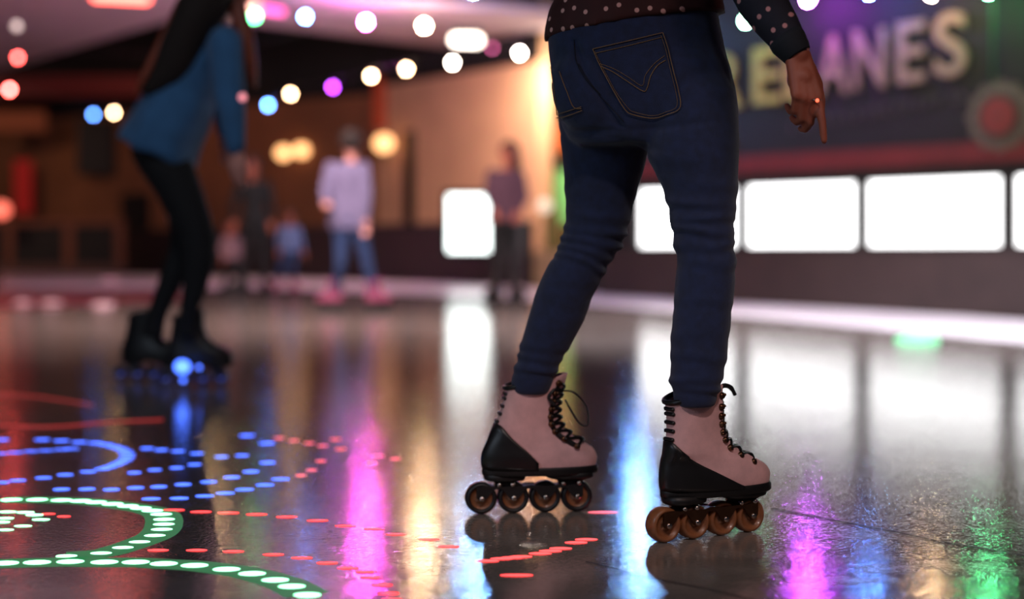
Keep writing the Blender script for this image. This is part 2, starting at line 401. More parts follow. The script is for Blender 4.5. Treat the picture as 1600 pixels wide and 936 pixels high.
# post left of the first window, pink light put into its colour
p = P(984, 388, 18.6); bm = bmesh.new(); box(bm, (p.x-.09, 18.55, 0), (p.x+.07, 18.7, HC+(HY-270)*18.6/F))
struct('trim_8', bm, mat('pink_lit_post', (205, 130, 125), .6))

# left rink barrier: open dark panels between orange brown posts
bl = empty('rink_barrier', G(0, 426), 'brown post and rail rink barrier with black panels at the far left', 'barrier')
D = 34.5
def bpx(x0, x1, y0, y1, d0, d1, m, nm):
    bm = bmesh.new(); a = P(x0, y0, D); b = P(x1, y1, D); box(bm, (a.x, D+d0, b.z), (b.x, D+d1, a.z)); return rel(mesh_obj(nm, bm, m, None, False), bl)
M_bp = mat('orange_brown_post', (112, 62, 40), .6); M_bk = mat('black_panel', (9, 8, 8), .7)
for x0, x1 in ((-120, 9), (20, 100), (115, 180)): bpx(x0, x1, 351, 414, .05, .1, M_bk, 'panel')
for x0, x1 in ((8, 20), (100, 115), (180, 194)): bpx(x0, x1, 347, 425.5, 0, .15, M_bp, 'post')
bpx(-120, 196, 344, 352, -.05, .2, M_bp, 'top_rail'); bpx(-120, 196, 413, 425.8, -.02, .2, mat('kick_board', (84, 56, 50), .6), 'kick_board')

# ceilings
bm = bmesh.new(); box(bm, (-26, -4, 6.4), (16, 44, 6.5)); struct('ceiling', bm, M_ceil)
def ceil_poly(name, pts, Z, th, m):
    bm = bmesh.new(); q = []
    for (px, py) in pts:
        D = F*(Z-HC)/(HY-py); q.append(Vector(((px-800)*D/F, D, Z)))
    lo = [bm.verts.new(v) for v in q]; hi = [bm.verts.new(v+Vector((0, 0, th))) for v in q]
    bm.faces.new(lo); bm.faces.new(hi[::-1]); n = len(q)
    for i in range(n): bm.faces.new((lo[i], hi[i], hi[(i+1) % n], lo[(i+1) % n]))
    return struct(name, bm, m)
ceil_poly('ceiling_board', [(-60, 128), (330, 12), (560, 0), (560, -200), (-500, -200)], 4.6, .12, M_soffit)
ceil_poly('ceiling_board_2', [(330, 30), (560, 58), (850, 92), (1000, 96), (1000, 30), (860, 22), (560, 0)], 4.599, .12, M_soffit).name = 'ceiling_strip'
# dark duct above the right of the strip and dark upper beam at back
bm = bmesh.new(); box(bm, (-1.7, 12.5, 3.5), (7.5, 13.6, 3.8)); struct('trim_9', bm, M_ceil)
bm = bmesh.new(); a = P(-60, 118, 33); b = P(330, 150, 33); box(bm, (a.x, 33, b.z), (b.x, 33.4, a.z)); struct('trim_10', bm, mat('dark_red_beam', (96, 18, 12), .7))
bm = bmesh.new(); a = P(-260, -60, 34); b = P(600, 175, 34); box(bm, (a.x, 34, b.z+.3), (b.x, 34.3, a.z)); struct('trim_11', bm, mat('black_valance', (12, 11, 11), .9))
panel_px('hanging_speaker', 120, 176, 186, 272, 34.5, M_bk, 'black boxy loudspeaker hung high on the brown wall at the far left', 'speaker', .5)
panel_px('wall_board', -20, 72, 172, 206, 34.4, mat('dull_orange_board', (130, 66, 30), .7), 'dull orange board high on the wall left of the black loudspeaker', 'board')
panel_px('red_lit_pillar', 21, 50, 250, 335, 35.5, mat('red_lit_paint', (190, 22, 20), .7), 'tall pillar on the brown wall above the rink barrier with red light in its colour', 'banner')  # pillar panel with its red light put into the paint
panel_px('banner_glow_panel', 584, 612, 122, 202, 30.2, mat('dark_orange_glow', (170, 66, 24), .8), 'dark orange panel standing in for a glow on the wall above the single warm lamp', 'banner', .05)  # orange glow on the wall put in as a coloured panel
panel_px('banner_glow_panel', 490, 514, 152, 212, 31.5, mat('dark_red_glow', (120, 28, 18), .8), 'dark red glow panel on the wall below the purple bulb', 'banner', .05)
panel_px('wall_cabinet', 240, 345, 318, 420, 34.8, mat('dark_brown_cabinet', (60, 44, 40), .7), 'dark brown cabinet against the wall right of the rink barrier', 'cabinet', .4)
panel_px('orange_wall_panel', 385, 415, 195, 262, 33.0, mat('orange_wall_paint', (240, 105, 40), .7), 'orange panel on the wall behind the person in black', 'poster')  # flat orange panel on the brown wall

# lit screen hung on the barrier
Ds = G(740, 445).y-.25; sc_ = empty('lit_screen', P(730, 392, Ds), 'glowing white screen mounted on the rink barrier beside the standing person', 'screen')
a = P(700, 305, Ds); b = P(764, 393, Ds)
bm = bmesh.new(); box(bm, (a.x, Ds, b.z), (b.x, Ds+.03, a.z)); rel(mesh_obj('display', bm, glow('screen_white', (.9, 1, .97), 4.5), None, False), sc_)
bm = bmesh.new()
for lo, hi in (((a.x-.07, b.z-.07), (a.x, a.z+.07)), ((b.x, b.z-.07), (b.x+.07, a.z+.07)), ((a.x, a.z), (b.x, a.z+.07)), ((a.x, b.z-.07), (b.x, b.z))):
    box(bm, (lo[0], Ds-.03, lo[1]), (hi[0], Ds+.1, hi[1]))
box(bm, (a.x, Ds+.03, b.z), (b.x, Ds+.2, a.z))
rel(mesh_obj('bezel', bm, M_bk, None, False), sc_)

# ------------------------------------------------------------------ lamps
def bulb(px, py, D, rgb, s, label, r=.034, group='bulbs of the coloured string lights'):
    c = P(px, py, D); e = empty('string_light_bulb', c, label, 'light bulb', group)
    bm = bmesh.new(); ball(bm, (0, 0, 0), r, 1, 1, 1.15, seg=12)
    mesh_obj('glass_globe', bm, glow('bulb_%s_%g' % ('_'.join('%g' % v for v in rgb), s), rgb, s), e)
    bm = bmesh.new(); lathe(bm, [(0, .085), (.014, .085), (r*.6, r*1.1), (r*.45, r*.9)], Matrix.Identity(4), 12)
    mesh_obj('socket', bm, M_black, e); return c
WARM = (1, .62, .33); COOL = (.10, .28, 1); PURP = (.55, .06, 1); RED = (1, .08, .07); GRN = (.12, 1, .35); PINK = (1, .12, .4); WHT = (1, .85, .7)
lowrow = [(15, 140, RED, 130, 'warm white bulb with a red glow at the far left end of the lower string'), (146, 179, COOL, 40, 'deep blue bulb on the lower string, left of the skater in blue'), (178, 176, WARM, 55, 'warm bulb directly right of the deep blue bulb on the lower string'),
  (419, 164, COOL, 80, 'pale blue bulb right of the blue sweater on the lower string'), (454, 147, WARM, 60, 'warm bulb right of the pale blue bulb on the lower string'), (520, 136, PURP, 35, 'purple bulb on the lower string, above the woman in the pale top'),
  (580, 119, WARM, 75, 'warm bulb right of the purple bulb on the lower string'), (635, 108, WARM, 80, 'fourth warm bulb of the lower string, above the narrow black doorway'), (707, 98, WHT, 80, 'warm white bulb just below the long ceiling lamp'), (812, 83, WHT, 110, 'bright bulb where the strings meet at the top of the beige wall')]
pts = []
for x, y, c, s, l in lowrow:
    D = min(26, F*(3.15-HC)/(HY-y)); pts.append((bulb(x, y, D, c, s, l), .07))
def cable(name, cs, label, sag=.06):
    ps = []
    for i, c in enumerate(cs):
        ps.append(c+Vector((0, 0, .0925)))
        if i < len(cs)-1: ps.append((c+cs[i+1])/2+Vector((0, 0, .0915-sag*.3)))
    bm = bmesh.new(); tube(bm, smooth_path(ps, 3), .006, 5); tag(mesh_obj(name, bm, M_black), label, 'cable')
cable('string_light_cable', [c for c, _ in pts], 'black cable of the lower string of lights rising to the right')
uprow = [(398, 26, GRN, 45, 'green bulb above the hair of the skater in blue', .045), (477, 26, COOL, 200, 'blue bulb beside the pink lamp under the pale ceiling', .036), (572, 34, (.9, .05, .7), 2200, 'large bulb with a red halo under the pale ceiling', .038), (663, 40, WARM, 1100, 'warm bulb between the red haloed bulb and the long ceiling lamp', .04),
  (769, 75, PINK, 8, 'small dim pinkish bulb right of the long ceiling lamp', .03)]
cs = []
for x, y, c, s, l, r in uprow:
    D = min(25.7, F*(4.2-HC)/(HY-y)); cs.append(bulb(x, y, D, c, s, l, r))
cs.append(pts[-1][0]+Vector((.05, .1, .06)))
cable('string_light_cable', cs, 'black cable of the upper string of lights under the pale ceiling')
rrow = [(1165, 33, (.3, 1, .5), 160, 'bright greenish white bulb between the hip and the dotted sleeve', .03), (1262, -1, PURP, 1500, 'large bulb with a purple halo above the bare hand', .034), (1357, -12, COOL, 900, 'blue bulb at the top edge above the cream letter N', .028),
  (1455, -10, WARM, 450, 'warm bulb at the top edge above the cream letter E', .03), (1545, -14, GRN, 420, 'green bulb at the top edge above the round red sign', .034)]
cs = []
for x, y, c, s, l, r in rrow:
    cs.append(bulb(x, y, onB(x).y-.55, c, s, l, r))
cable('string_light_cable', cs, 'black cable of the string of lights in front of the letters')
# bulbs that hang unseen above the frame or behind the skater and show in the floor
hid = [(1003, 60, 17.2, (.25, .5, 1), 800, 'uppermost of the cool bulbs hidden behind the jeans, mirrored between the skates', .036), (996, 120, 17.2, (.2, .42, 1), 650, 'middle cool bulb hidden behind the jeans, mirrored between the skates', .036), (988, 168, 17.2, (.15, .35, 1), 350, 'lowest cool bulb hidden behind the jeans, mirrored between the skates', .03),  # stacked cool bulbs added to lengthen one streak in the floor
  (740, -14, 22, (.2, .45, 1), 1700, 'unseen blue bulb above the frame mirrored at the left skate', .036), (907, 6, 20, WARM, 800, 'unseen warm bulb behind the burgundy blouse mirrored under the left skate', .028),
  (335, 92, 20, WARM, 200, 'unseen warm bulb behind the long hair of the skater in blue', .03), (28, 90, 20, RED, 60, 'unseen red bulb beyond the left ceiling edge', .03)]
hc = {}
for x, y, D, c, s, l, r in hid:
    hc[x] = bulb(x, y, D, c, s, l, r, 'bulbs reflected in the floor')
cable('string_light_cable', [hc[k] for k in (28, 335, 740)], 'black cable running behind the long hair under the pale ceiling')
bm = bmesh.new(); t_ = [hc[k]+Vector((0, .045, .0925)) for k in (988, 996, 1003)]
for p_, q_ in zip(t_, t_[1:]+[t_[-1]+Vector((.02, 0, 3.4))]): tube(bm, [p_, q_], .005, 5)
tag(mesh_obj('string_light_cable', bm, M_black), 'black cable hanging down behind the jeans with three cool bulbs', 'cable')
bm = bmesh.new(); tube(bm, [hc[907]+Vector((0, 0, .0925)), hc[907]+Vector((0, 0, 6.4-hc[907].z))], .005, 5); tag(mesh_obj('string_light_cable', bm, M_black), 'black cable hanging behind the burgundy blouse with one warm bulb', 'cable')

def tube_lamp(px0, px1, py, D, rgb, s, label, dy=0, r=.05):
    a = P(px0, py, D); b = P(px1, py+dy, D); e = empty('tube_lamp', (a+b)/2, label, 'lamp')
    bm = bmesh.new(); capsule(bm, a, b, r, r); rel(mesh_obj('light_tube', bm, glow('tube_%g_%g_%g' % (px0, py, s), rgb, s)), e)
    bm = bmesh.new(); box(bm, (a.x-.08, D-.06, max(a.z, b.z)+r*.9), (b.x+.08, D+.06, max(a.z, b.z)+r+.08)); rel(mesh_obj('housing', bm, M_black, None, False), e)
tube_lamp(713, 745, 62, 21.5, WHT, 9, 'long warm white lamp under the pale ceiling strip', 1, .08)
tube_lamp(413, 440, 14, 21, (1, .08, .45), 4, 'short pink tube lamp under the pale ceiling beside the blue bulb', 4, .05)
tube_lamp(150, 228, -6, 20, (1, .12, .08), 9, 'long red lamp under the pale ceiling at the top edge', 4, .06)
def sconce(px, py, D, r, rgb, s, label):
    c = P(px, py, D); e = empty('wall_lamp', c, label, 'lamp', None)
    bm = bmesh.new(); ball(bm, c, r, 1, .6, .9); rel(mesh_obj('lamp_shade', bm, glow('sconce_%g' % px, rgb, s)), e)
    bm = bmesh.new(); lathe(bm, [(0, -.2), (r*.5, -.2), (r*.5, -.02), (0, -.02)], Matrix.Translation(c+Vector((0, r*.5, 0))) @ Matrix.Rotation(PI/2, 4, 'X'), 16)
    rel(mesh_obj('wall_mount', bm, M_bk), e)
sconce(443, 239, 31.4, .16, (1, .48, .18), 3.4, 'left one of the two touching warm wall lamps')
sconce(471, 235, 31.4, .16, (1, .48, .18), 3.4, 'right one of the two touching warm wall lamps')
sconce(600, 224, 29.6, .2, (1, .48, .18), 3.2, 'single warm wall lamp between the pale topped woman and the black doorway')
sconce(2, 328, 33.5, .2, (1, .16, .1), 2.2, 'red pink lamp above the rink barrier at the left edge')
c = P(26, 41, 12); e = empty('light_spot', c, 'small pale light spot hung as a glowing ball under the ceiling at the top left', 'ball')  # pale light spot built as a glowing ball on an added cord
bm = bmesh.new(); ball(bm, c, .035); rel(mesh_obj('glowing_ball', bm, glow('pale_glint', (1, .7, .65), 1.2)), e)
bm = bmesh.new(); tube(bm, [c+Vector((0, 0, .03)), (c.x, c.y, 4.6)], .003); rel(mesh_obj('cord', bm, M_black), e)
c = P(379, 152, 5.6); e = empty('light_spot', c, 'small pink light spot hung as a glowing ball at the cuff side of the blue sweater', 'ball')  # blurred pink light built as a glowing ball on an added cord
bm = bmesh.new(); ball(bm, c, .014); rel(mesh_obj('glowing_ball', bm, glow('pink_glint', (1, .3, .35), 1.5)), e)
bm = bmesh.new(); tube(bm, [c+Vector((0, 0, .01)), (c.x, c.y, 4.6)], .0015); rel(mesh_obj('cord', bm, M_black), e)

def light(kind, name, loc, energy, rgb, size=.3, target=None, spot=60, blend=.6):
    l = bpy.data.lights.new(name, kind); l.energy = energy; l.color = rgb
    if kind == 'AREA': l.size = size
    else: l.shadow_soft_size = size
    if kind == 'SPOT': l.spot_size = math.radians(spot); l.spot_blend = blend
    o = bpy.data.objects.new(name, l); COL.objects.link(o); o.location = loc
    if target is not None: o.rotation_euler = (Vector(target)-Vector(loc)).to_track_quat('-Z', 'Y').to_euler()
    return o
light('SPOT', 'wall_wash', (.5, 24.9, 4.5), 1500, (1, .74, .55), .3, (.1, 26.4, 1.2), 140, 1)
light('SPOT', 'wall_wash_left', (-4.5, 24, 4.9), 360, (1, .6, .36), .3, (-4.5, 30, 1.5), 90, 1)
light('POINT', 'alcove_lamp', (1.3, 26.3, 3.6), 130, (1, .86, .66), .2)
light('SPOT', 'orange_wash', (-8, 27, 4.8), 360, (1, .42, .2), .3, (-8.5, 35, 1.5), 80, 1)
light('SPOT', 'orange_wash_left', (-13, 28, 4.8), 460, (1, .62, .42), .3, (-13.5, 37, 1), 80, 1)
light('AREA', 'ceiling_fill', (-7, 15, 3.2), 330, (1, .78, .84), 3, (-7, 15, 5))  # unseen fill added to brighten the pale ceiling
light('AREA', 'ceiling_fill_centre', (-1.5, 21.5, 3.3), 150, (1, .78, .84), 2, (-1.5, 21.5, 5))  # second unseen fill, added for the pale ceiling strip
light('SPOT', 'rink_fill_right', (2.9, 9.4, 4.2), 1900, (.86, .88, 1), .5, (3.0, 10.2, 0), 96, .5)  # unseen fill added to light the right part of the floor
light('AREA', 'rink_fill_centre', (-2, 10.2, 3.9), 620, (1, .76, .76), 2.0, (-2, 14.5, 0))  # unseen fill added for the middle of the floor
light('AREA', 'camera_side_fill', (-3.6, -.6, 2.7), 46, (.7, .82, 1), 1.6, (.3, 3, .6))  # cool fill added behind the camera for jeans and boots
light('AREA', 'camera_side_warm_fill', (2.6, .2, 2.8), 14, (1, .62, .5), .8, (.5, 3, .3))  # warm fill added on the camera side
light('SPOT', 'skate_fill', (.6, -.3, 3.4), 190, (1, .84, .82), .12, (.25, 3.0, .14), 17, .8)  # fill added to brighten the boots
light('SPOT', 'rink_fill_left', (-.6, 2.2, 4.0), 130, (.85, .9, 1), .3, (-2.3, 6.1, 1.0), 50, .9)  # fill added to brighten the blue sweater
light('SPOT', 'sign_light', (4.6, 10.5, 3.9), 120, (1, .78, .55), .2, (3.8, 15.6, 2.4), 70, 1)

# ------------------------------------------------------------------ floor light pattern
def dash(bm, c, dx, dy, ang=0):
    """low rounded lens, dx by dy metres, lying on the floor"""
    M = Matrix.Translation(c) @ Matrix.Rotation(ang, 4, 'Z')
    N = 16; R = []
    for r, h in ((1, .0007), (.98, .0011), (.8, .0015), (.4, .0017)):
        R.append([M @ Vector((dx/2*r*math.cos(2*PI*i/N), dy/2*r*math.sin(2*PI*i/N), h)) for i in range(N)])
    loft(bm, R)
def ring_of(name, label, pts, m, w=40, h=7, scale=2.5, oy=640, ox=0, group=None, glow_m=None):
    q = [(x/scale+ox, y/scale+oy) for x, y in pts]
    c0 = G(*q[len(q)//2]); e = empty(name, (c0.x, c0.y, 0), label, 'floor lights', group)
    for x, y in q:
        c = G(x, y); D = c.y; dx = w/scale*D/F; dy = .52*h/scale*D*D/(F*HC)
        k = 1 if D < 3.4 else 3.4/D
        bm = bmesh.new(); dash(bm, c, dx*k**.3, dy*k**.8); rel(mesh_obj('led_lens', bm, m), e)
    if glow_m:  # glow of the dots on the floor put in as an emissive strip
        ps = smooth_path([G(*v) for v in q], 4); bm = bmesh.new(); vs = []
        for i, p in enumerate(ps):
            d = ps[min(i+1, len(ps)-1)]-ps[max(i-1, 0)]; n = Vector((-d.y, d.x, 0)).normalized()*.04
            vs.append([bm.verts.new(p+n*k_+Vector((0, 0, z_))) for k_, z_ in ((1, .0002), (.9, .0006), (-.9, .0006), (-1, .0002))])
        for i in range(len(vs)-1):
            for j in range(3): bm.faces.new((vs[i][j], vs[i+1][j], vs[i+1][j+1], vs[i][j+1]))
        o = rel(mesh_obj('dot_glow_strip', bm, glow_m), e); o['label'] = 'dim green strip standing in for the glow around the dots'
    return e
Gs = glow('green_dot_glow', (.03, .5, .14), .3)
Lg = glow('green_led', (.28, 1, .48), 5); Lb = glow('blue_led', (.06, .15, 1), 3.2); Lr = glow('red_led', (1, .045, .045), 3.4); Lp = glow('pink_led', (1, .12, .16), 1.6)
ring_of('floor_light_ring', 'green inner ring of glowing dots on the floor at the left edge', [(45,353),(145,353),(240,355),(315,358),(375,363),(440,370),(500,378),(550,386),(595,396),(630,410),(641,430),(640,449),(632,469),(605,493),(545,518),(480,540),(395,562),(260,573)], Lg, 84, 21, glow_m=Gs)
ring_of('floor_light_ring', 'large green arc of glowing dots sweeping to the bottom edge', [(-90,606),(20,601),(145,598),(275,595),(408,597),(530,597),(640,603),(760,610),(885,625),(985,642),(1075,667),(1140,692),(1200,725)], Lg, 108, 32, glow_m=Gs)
ring_of('floor_light_ring', 'small cluster of green dots inside the green ring', [(30,400),(100,402),(135,412),(160,430),(90,455),(20,425),(5,440),(20,470)], Lg, 70, 12)
ring_of('floor_light_ring', 'small red dots beside the green cluster', [(190,408),(250,418)], Lr, 55, 8)
ring_of('floor_light_ring', 'bright blue curve of close dots at the left edge', [(5,118),(165,118),(240,122),(310,128),(375,131),(415,137),(445,145),(470,153),(487,163),(497,174),(497,186),(487,197),(470,207),(450,216),(425,225),(400,232),(345,243),(255,255),(170,267),(70,277),(5,285)], Lb, 66, 14)
ring_of('floor_light_ring', 'blue dots trailing right from the bright blue curve', [(575,152),(630,158),(695,163),(770,172),(865,185),(945,180),(525,247),(605,236),(690,228),(760,215)], Lb, 56, 15)
ring_of('floor_light_ring', 'outer blue arc of dots beside the red dots', [(965,102),(1043,132),(1045,208),(980,243),(905,265),(815,283),(715,293),(620,302),(530,306),(435,313),(340,311),(240,312)], Lb, 66, 18)
ring_of('floor_light_ring', 'lowest blue arc of dots above the green ring', [(1095,272),(1035,295),(955,313),(880,327),(800,338),(700,347),(590,349)], Lb, 74, 16)
ring_of('floor_light_ring', 'blue streak inside the bright blue curve', [(0,172),(60,168),(120,163),(180,160),(240,156),(280,153)], Lb, 66, 7)
ring_of('floor_light_ring', 'far pinkish red dots beyond the blue arcs', [(1090,112),(1148,122),(1208,132),(1260,142),(1310,117),(1330,155),(1480,182),(1545,193),(1450,210),(1253,202),(1217,237),(1175,258)], Lp, 44, 16)
ring_of('floor_light_ring', 'upper row of red dots reaching toward the left skate', [(680,393),(785,400),(893,404),(1003,410),(1120,420),(1240,434),(1350,455),(1460,467),(1548,488),(1675,508),(1752,536)], Lr, 84, 11)
ring_of('floor_light_ring', 'lower row of red dots curving to the bottom edge', [(618,550),(768,550),(912,555),(1068,567),(1180,580),(1278,600),(1360,620),(1430,635),(1448,657),(1492,687),(1518,720),(1530,745)], Lr, 84, 14)
ring_of('floor_light_ring', 'short red arc of dots just below the left skate', [(905,542),(960,533),(1000,529),(1035,525),(1110,513),(1150,503),(1190,493),(1250,470),(1290,458)], Lr, 90, 16, 2.5, 660, 400)
ring_of('floor_light_ring', 'single red dot below the short red arc', [(1018,598)], Lr, 130, 15, 2.5, 660, 400)
ring_of('floor_light_ring', 'single pink dot right of the left skate', [(1355,352)], Lp, 120, 15, 2.5, 660, 400)
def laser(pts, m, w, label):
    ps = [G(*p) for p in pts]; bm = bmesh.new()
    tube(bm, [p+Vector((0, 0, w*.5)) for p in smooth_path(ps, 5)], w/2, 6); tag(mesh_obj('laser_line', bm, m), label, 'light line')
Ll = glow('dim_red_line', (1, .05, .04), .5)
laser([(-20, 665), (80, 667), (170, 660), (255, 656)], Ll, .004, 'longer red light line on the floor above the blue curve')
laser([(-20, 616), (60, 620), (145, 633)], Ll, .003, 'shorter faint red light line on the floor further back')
for i, (x, y, c, w) in enumerate([(172, 440, (1, .35, .45), .17), (35, 475, (1, .4, .45), .12), (80, 475, (1, .4, .45), .14), (161, 478, (1, .4, .45), .14), (1433, 533, (.15, 1, .4), .17)]):  # reflections and light spots on the floor put in as glowing discs
    p = G(x, y); bm = bmesh.new(); lathe(bm, [(0, 0), (w*.8, 0), (w*.8, .015), (w*.6, .03), (0, .04)], Matrix.Translation(p), 20)
    o = mesh_obj('floor_glint', bm, glow('glint_%d' % i, c, .6 if i < 4 else 1.6))
    tag(o, ['added pink glowing floor marker nearest the far barrier', 'leftmost added pink floor marker on the red band', 'second added pink floor marker on the red band', 'third added pink floor marker on the red band, right of its neighbours', 'added green glowing floor marker in front of the right barrier'][i], 'floor marker')

# ------------------------------------------------------------------ roller skates
SL = [(.098, 0, .252, .040), (.108, -.003, .2555, .0415), (.120, -.004, .257, .042), (.132, -.004, .253, .0415), (.142, -.003, .243, .040), (.150, -.002, .228, .039),
      (.160, 0, .206, .038), (.172, .002, .182, .037), (.186, .004, .162, .036), (.202, .006, .150, .036), (.22, .008, .142, .0365), (.245, .009, .136, .038), (.27, .008, .134, .039), (.292, .005, .134, .040)]
def sl(z):
    for a, b in zip(SL, SL[1:]):
        if z <= b[0]:
            t = max(0, (z-a[0])/(b[0]-a[0])); return tuple(a[k]+(b[k]-a[k])*t for k in (1, 2, 3))
    return SL[-1][1:]
def make_skate(loc, phi, parent, shear=0., mats=None, detail=True, mirror=1, lod=1, bow=False):
    mt = mats or {}
    up_m = mt.get('boot', M_suede); wh_m = mt.get('wheel', [M_wheel, M_wheeldk, M_bronze])
    e = bpy.data.objects.new('roller_skate', None); COL.objects.link(e); e.empty_display_size = .05
    e.parent = parent; e.matrix_parent_inverse = Matrix.Translation(-Vector(parent.location))
    e.location = loc; e.rotation_euler = (0, 0, phi)
    sh = lambda p: Vector((p[0]+shear*max(0, p[2]-.13)/.16, p[1], p[2]))
    N = 96 if detail else 40
    def bring(z, grow=0, dz=0):
        b0, f0, hw = sl(z); c = (b0+f0)/2; hl = (f0-b0)/2+grow; out = []
        for i in range(N):
            t = 2*PI*i/N; cx, s = math.cos(t), math.sin(t)
            x = hl*math.copysign(abs(cx)**.9, cx); wv = (hw+grow)*math.copysign(abs(s)**.85, s)
            fore = 1+.10*cx if z < .17 else 1-.06*cx
            out.append(sh((c+x, wv*fore+ (.006*mirror*cx if z < .17 else 0), z+dz+ (.016*(cx) if z > .26 else 0)*(z-.26)/.03)))
        return out
    zs = [.098+(.292-.098)*k/26 for k in range(27)]
    rings = [bring(z) for z in zs]
    # rolled cuff going inwards
    top = rings[-1]; c = sum(top, Vector())/N
    for k, dz in ((.97, .003), (.93, .002), (.9, -.01), (.88, -.03)): rings.append([c+(p-c)*k+Vector((0, 0, dz)) for p in top])
    bm = bmesh.new(); loft(bm, rings); mesh_obj('boot', bm, up_m, e)
    if detail:
        # heel counter with a curved upper edge
        def ztop(u): 
            
            if bow: k = max(0, min(1, u/.125)); return .1035+.098*(1-k**1.6)
            k = max(0, min(1, u/.168)); return .1035+.098*(1-k)**1.2
        bm = bmesh.new(); R = []
        for i in range(N):
            t = 2*PI*i/N; col = []
            u = bring(.12)[i].x; zt = ztop(u)
            if u > (.125 if bow else .168): R.append(None); continue
            for k in range(9):
                z = .098+(zt-.098)*k/8; b_ = bring(z, .0045)[i]; col.append(bm.verts.new(b_))
            R.append(col)
        for i in range(N):
            a_, b_ = R[i], R[(i+1) % N]
            if a_ and b_:
                for k in range(8): bm.faces.new((a_[k], b_[k], b_[k+1], a_[k+1]))
        o = mesh_obj('heel_counter', bm, M_black, e); o['label'] = 'black heel counter'
        sol = o.modifiers.new('s', 'SOLIDIFY'); sol.thickness = .0015; sol.offset = 0
    # sole: slab and heel block
    bm = bmesh.new(); bb = bring(.11, .003); base = [Vector((p.x, p.y, 0)) for p in bb]; c = Vector((.12, 0, 0))
    loft(bm, [[c+(p-c)*k+Vector((0, 0, z)) for p in base] for k, z in ((.97, .086), (1, .089), (1.0, .101), (.98, .104))])
    R = []
    for z, k in ((.074, .94), (.077, 1), (.09, 1.04)):
        R.append([Vector((.045+.046*k*math.copysign(abs(math.cos(t))**.7, math.cos(t)), .032*k*math.copysign(abs(math.sin(t))**.7, math.sin(t)), z)) for t in [2*PI*i/24 for i in range(24)]])
    loft(bm, R); 
    R = []
    for z, k in ((.076, .92), (.079, 1), (.09, 1.02)):
        R.append([Vector((.192+.054*k*math.copysign(abs(math.cos(t))**.7, math.cos(t)), .036*k*math.copysign(abs(math.sin(t))**.7, math.sin(t)), z)) for t in [2*PI*i/24 for i in range(24)]])
    loft(bm, R); mesh_obj('sole', bm, M_rubber, e)
    # frame: two cheek plates dipping to each axle, with mounts
    wx = [-.008, .064, .136, .208]; WR = .0355
    bm = bmesh.new()
    for s in (-1, 1):
        top_, bot = [], []
        for k in range(41):
            u = -.02+.24*k/40; dmin = min(abs(u-w) for w in wx)
            bz = .030+.026*min(1, dmin/.026)**1.6; tz = .060+ .004*math.cos((u)*60)
            top_.append((u, tz)); bot.append((u, bz))
        vs = [[bm.verts.new((u, s*.0195+o_, z)) for u, z in top_] for o_ in (-.0015, .0015)]; vb = [[bm.verts.new((u, s*.0195+o_, z)) for u, z in bot] for o_ in (-.0015, .0015)]
        for k in range(40):
            bm.faces.new((vs[0][k], vs[0][k+1], vb[0][k+1], vb[0][k])); bm.faces.new((vs[1][k], vb[1][k], vb[1][k+1], vs[1][k+1]))
            bm.faces.new((vs[0][k], vs[1][k], vs[1][k+1], vs[0][k+1])); bm.faces.new((vb[0][k], vb[0][k+1], vb[1][k+1], vb[1][k]))
        for k in (0, 40): bm.faces.new((vs[0][k], vb[0][k], vb[1][k], vs[1][k]))
    box(bm, (-.012, -.022, .056), (.215, .022, .0615))
    mesh_obj('wheel_frame', bm, mt.get('frame', M_bronze), e, False)
    for u0, u1 in ((.012, .075), (.155, .232)):
        bm = bmesh.new()
        loft(bm, [[Vector((((u0+u1)/2)+(u1-u0)/2*k*cx, .024*k*cy, z)) for cx, cy in ((-1, -1), (1, -1), (1, 1), (-1, 1))] for k, z in ((.55, .06), (.62, .068), (1, .077), (1, .080))])
        mesh_obj('mount', bm, M_rubber, e, False)
    if detail:
        bm = bmesh.new()
        for w in wx:
            for s in (-1, 1):
                bm = bmesh.new(); lathe(bm, [(0, .0), (.0055, 0), (.0065, -.002), (.0065, -.006)], Matrix.Translation((w, s*.0245, .0355)) @ Matrix.Rotation(s*-PI/2, 4, 'X'), 10); mesh_obj('bolt', bm, M_chrome, e)
        for u in (.03, .06, .175, .21):
            for s in (-1, 1): bm = bmesh.new(); ball(bm, (u, s*.022, .066), .006, seg=10); mesh_obj('bolt', bm, M_chrome, e)
    # wheels
    for w in wx:
        bm = bmesh.new(); W = .017
        prof = [(.004, -W*.75), (.011, -W*.78), (.012, -W*.6), (.0245, -W*.6), (.026, -W*.92), (.030, -W), (.0340, -W*.8), (WR, -W*.35), (WR, W*.35), (.0340, W*.8), (.030, W), (.026, W*.92), (.0245, W*.6), (.012, W*.6), (.011, W*.78), (.004, W*.75)]
        mis = [0, 0, 0, 1, 1, 1, 1, 0, 1, 1, 1, 1, 0, 0, 0] if not mt.get('plainwheel') else [2, 2, 0, 0, 0, 0, 0, 0, 0, 0, 0, 0, 0, 2, 2]
        lathe(bm, prof, Matrix.Rotation(PI/2, 4, 'X'), 32 if detail else 16, mis=mis)
        o = mesh_obj('wheel', bm, wh_m, e); o.location = (w, 0, WR)
    # laces
    if detail:
        front = []; 
        for k in range(9):
            z = .150+.132*k/8; b0, f0, hw = sl(z); front.append((f0-.012, hw, z))
        bml = bmesh.new()
        def edge(k, s, dz=0, out=.0):
            u, hw, z = front[k]; b0, f0, hw = sl(z); c_, hl_ = (b0+f0)/2, (f0-b0)/2; uu = f0-(.030-.0016*k); cx = min(1, max(0, (uu-c_)/hl_))**(1/.9)
            fore = 1+.10*cx if z < .17 else 1-.06*cx
            return sh((uu, s*(hw*max(.1, 1-cx*cx)**.425*fore+.001+out), z+dz+ (.016*cx*(z-.26)/.03 if z > .26 else 0)))
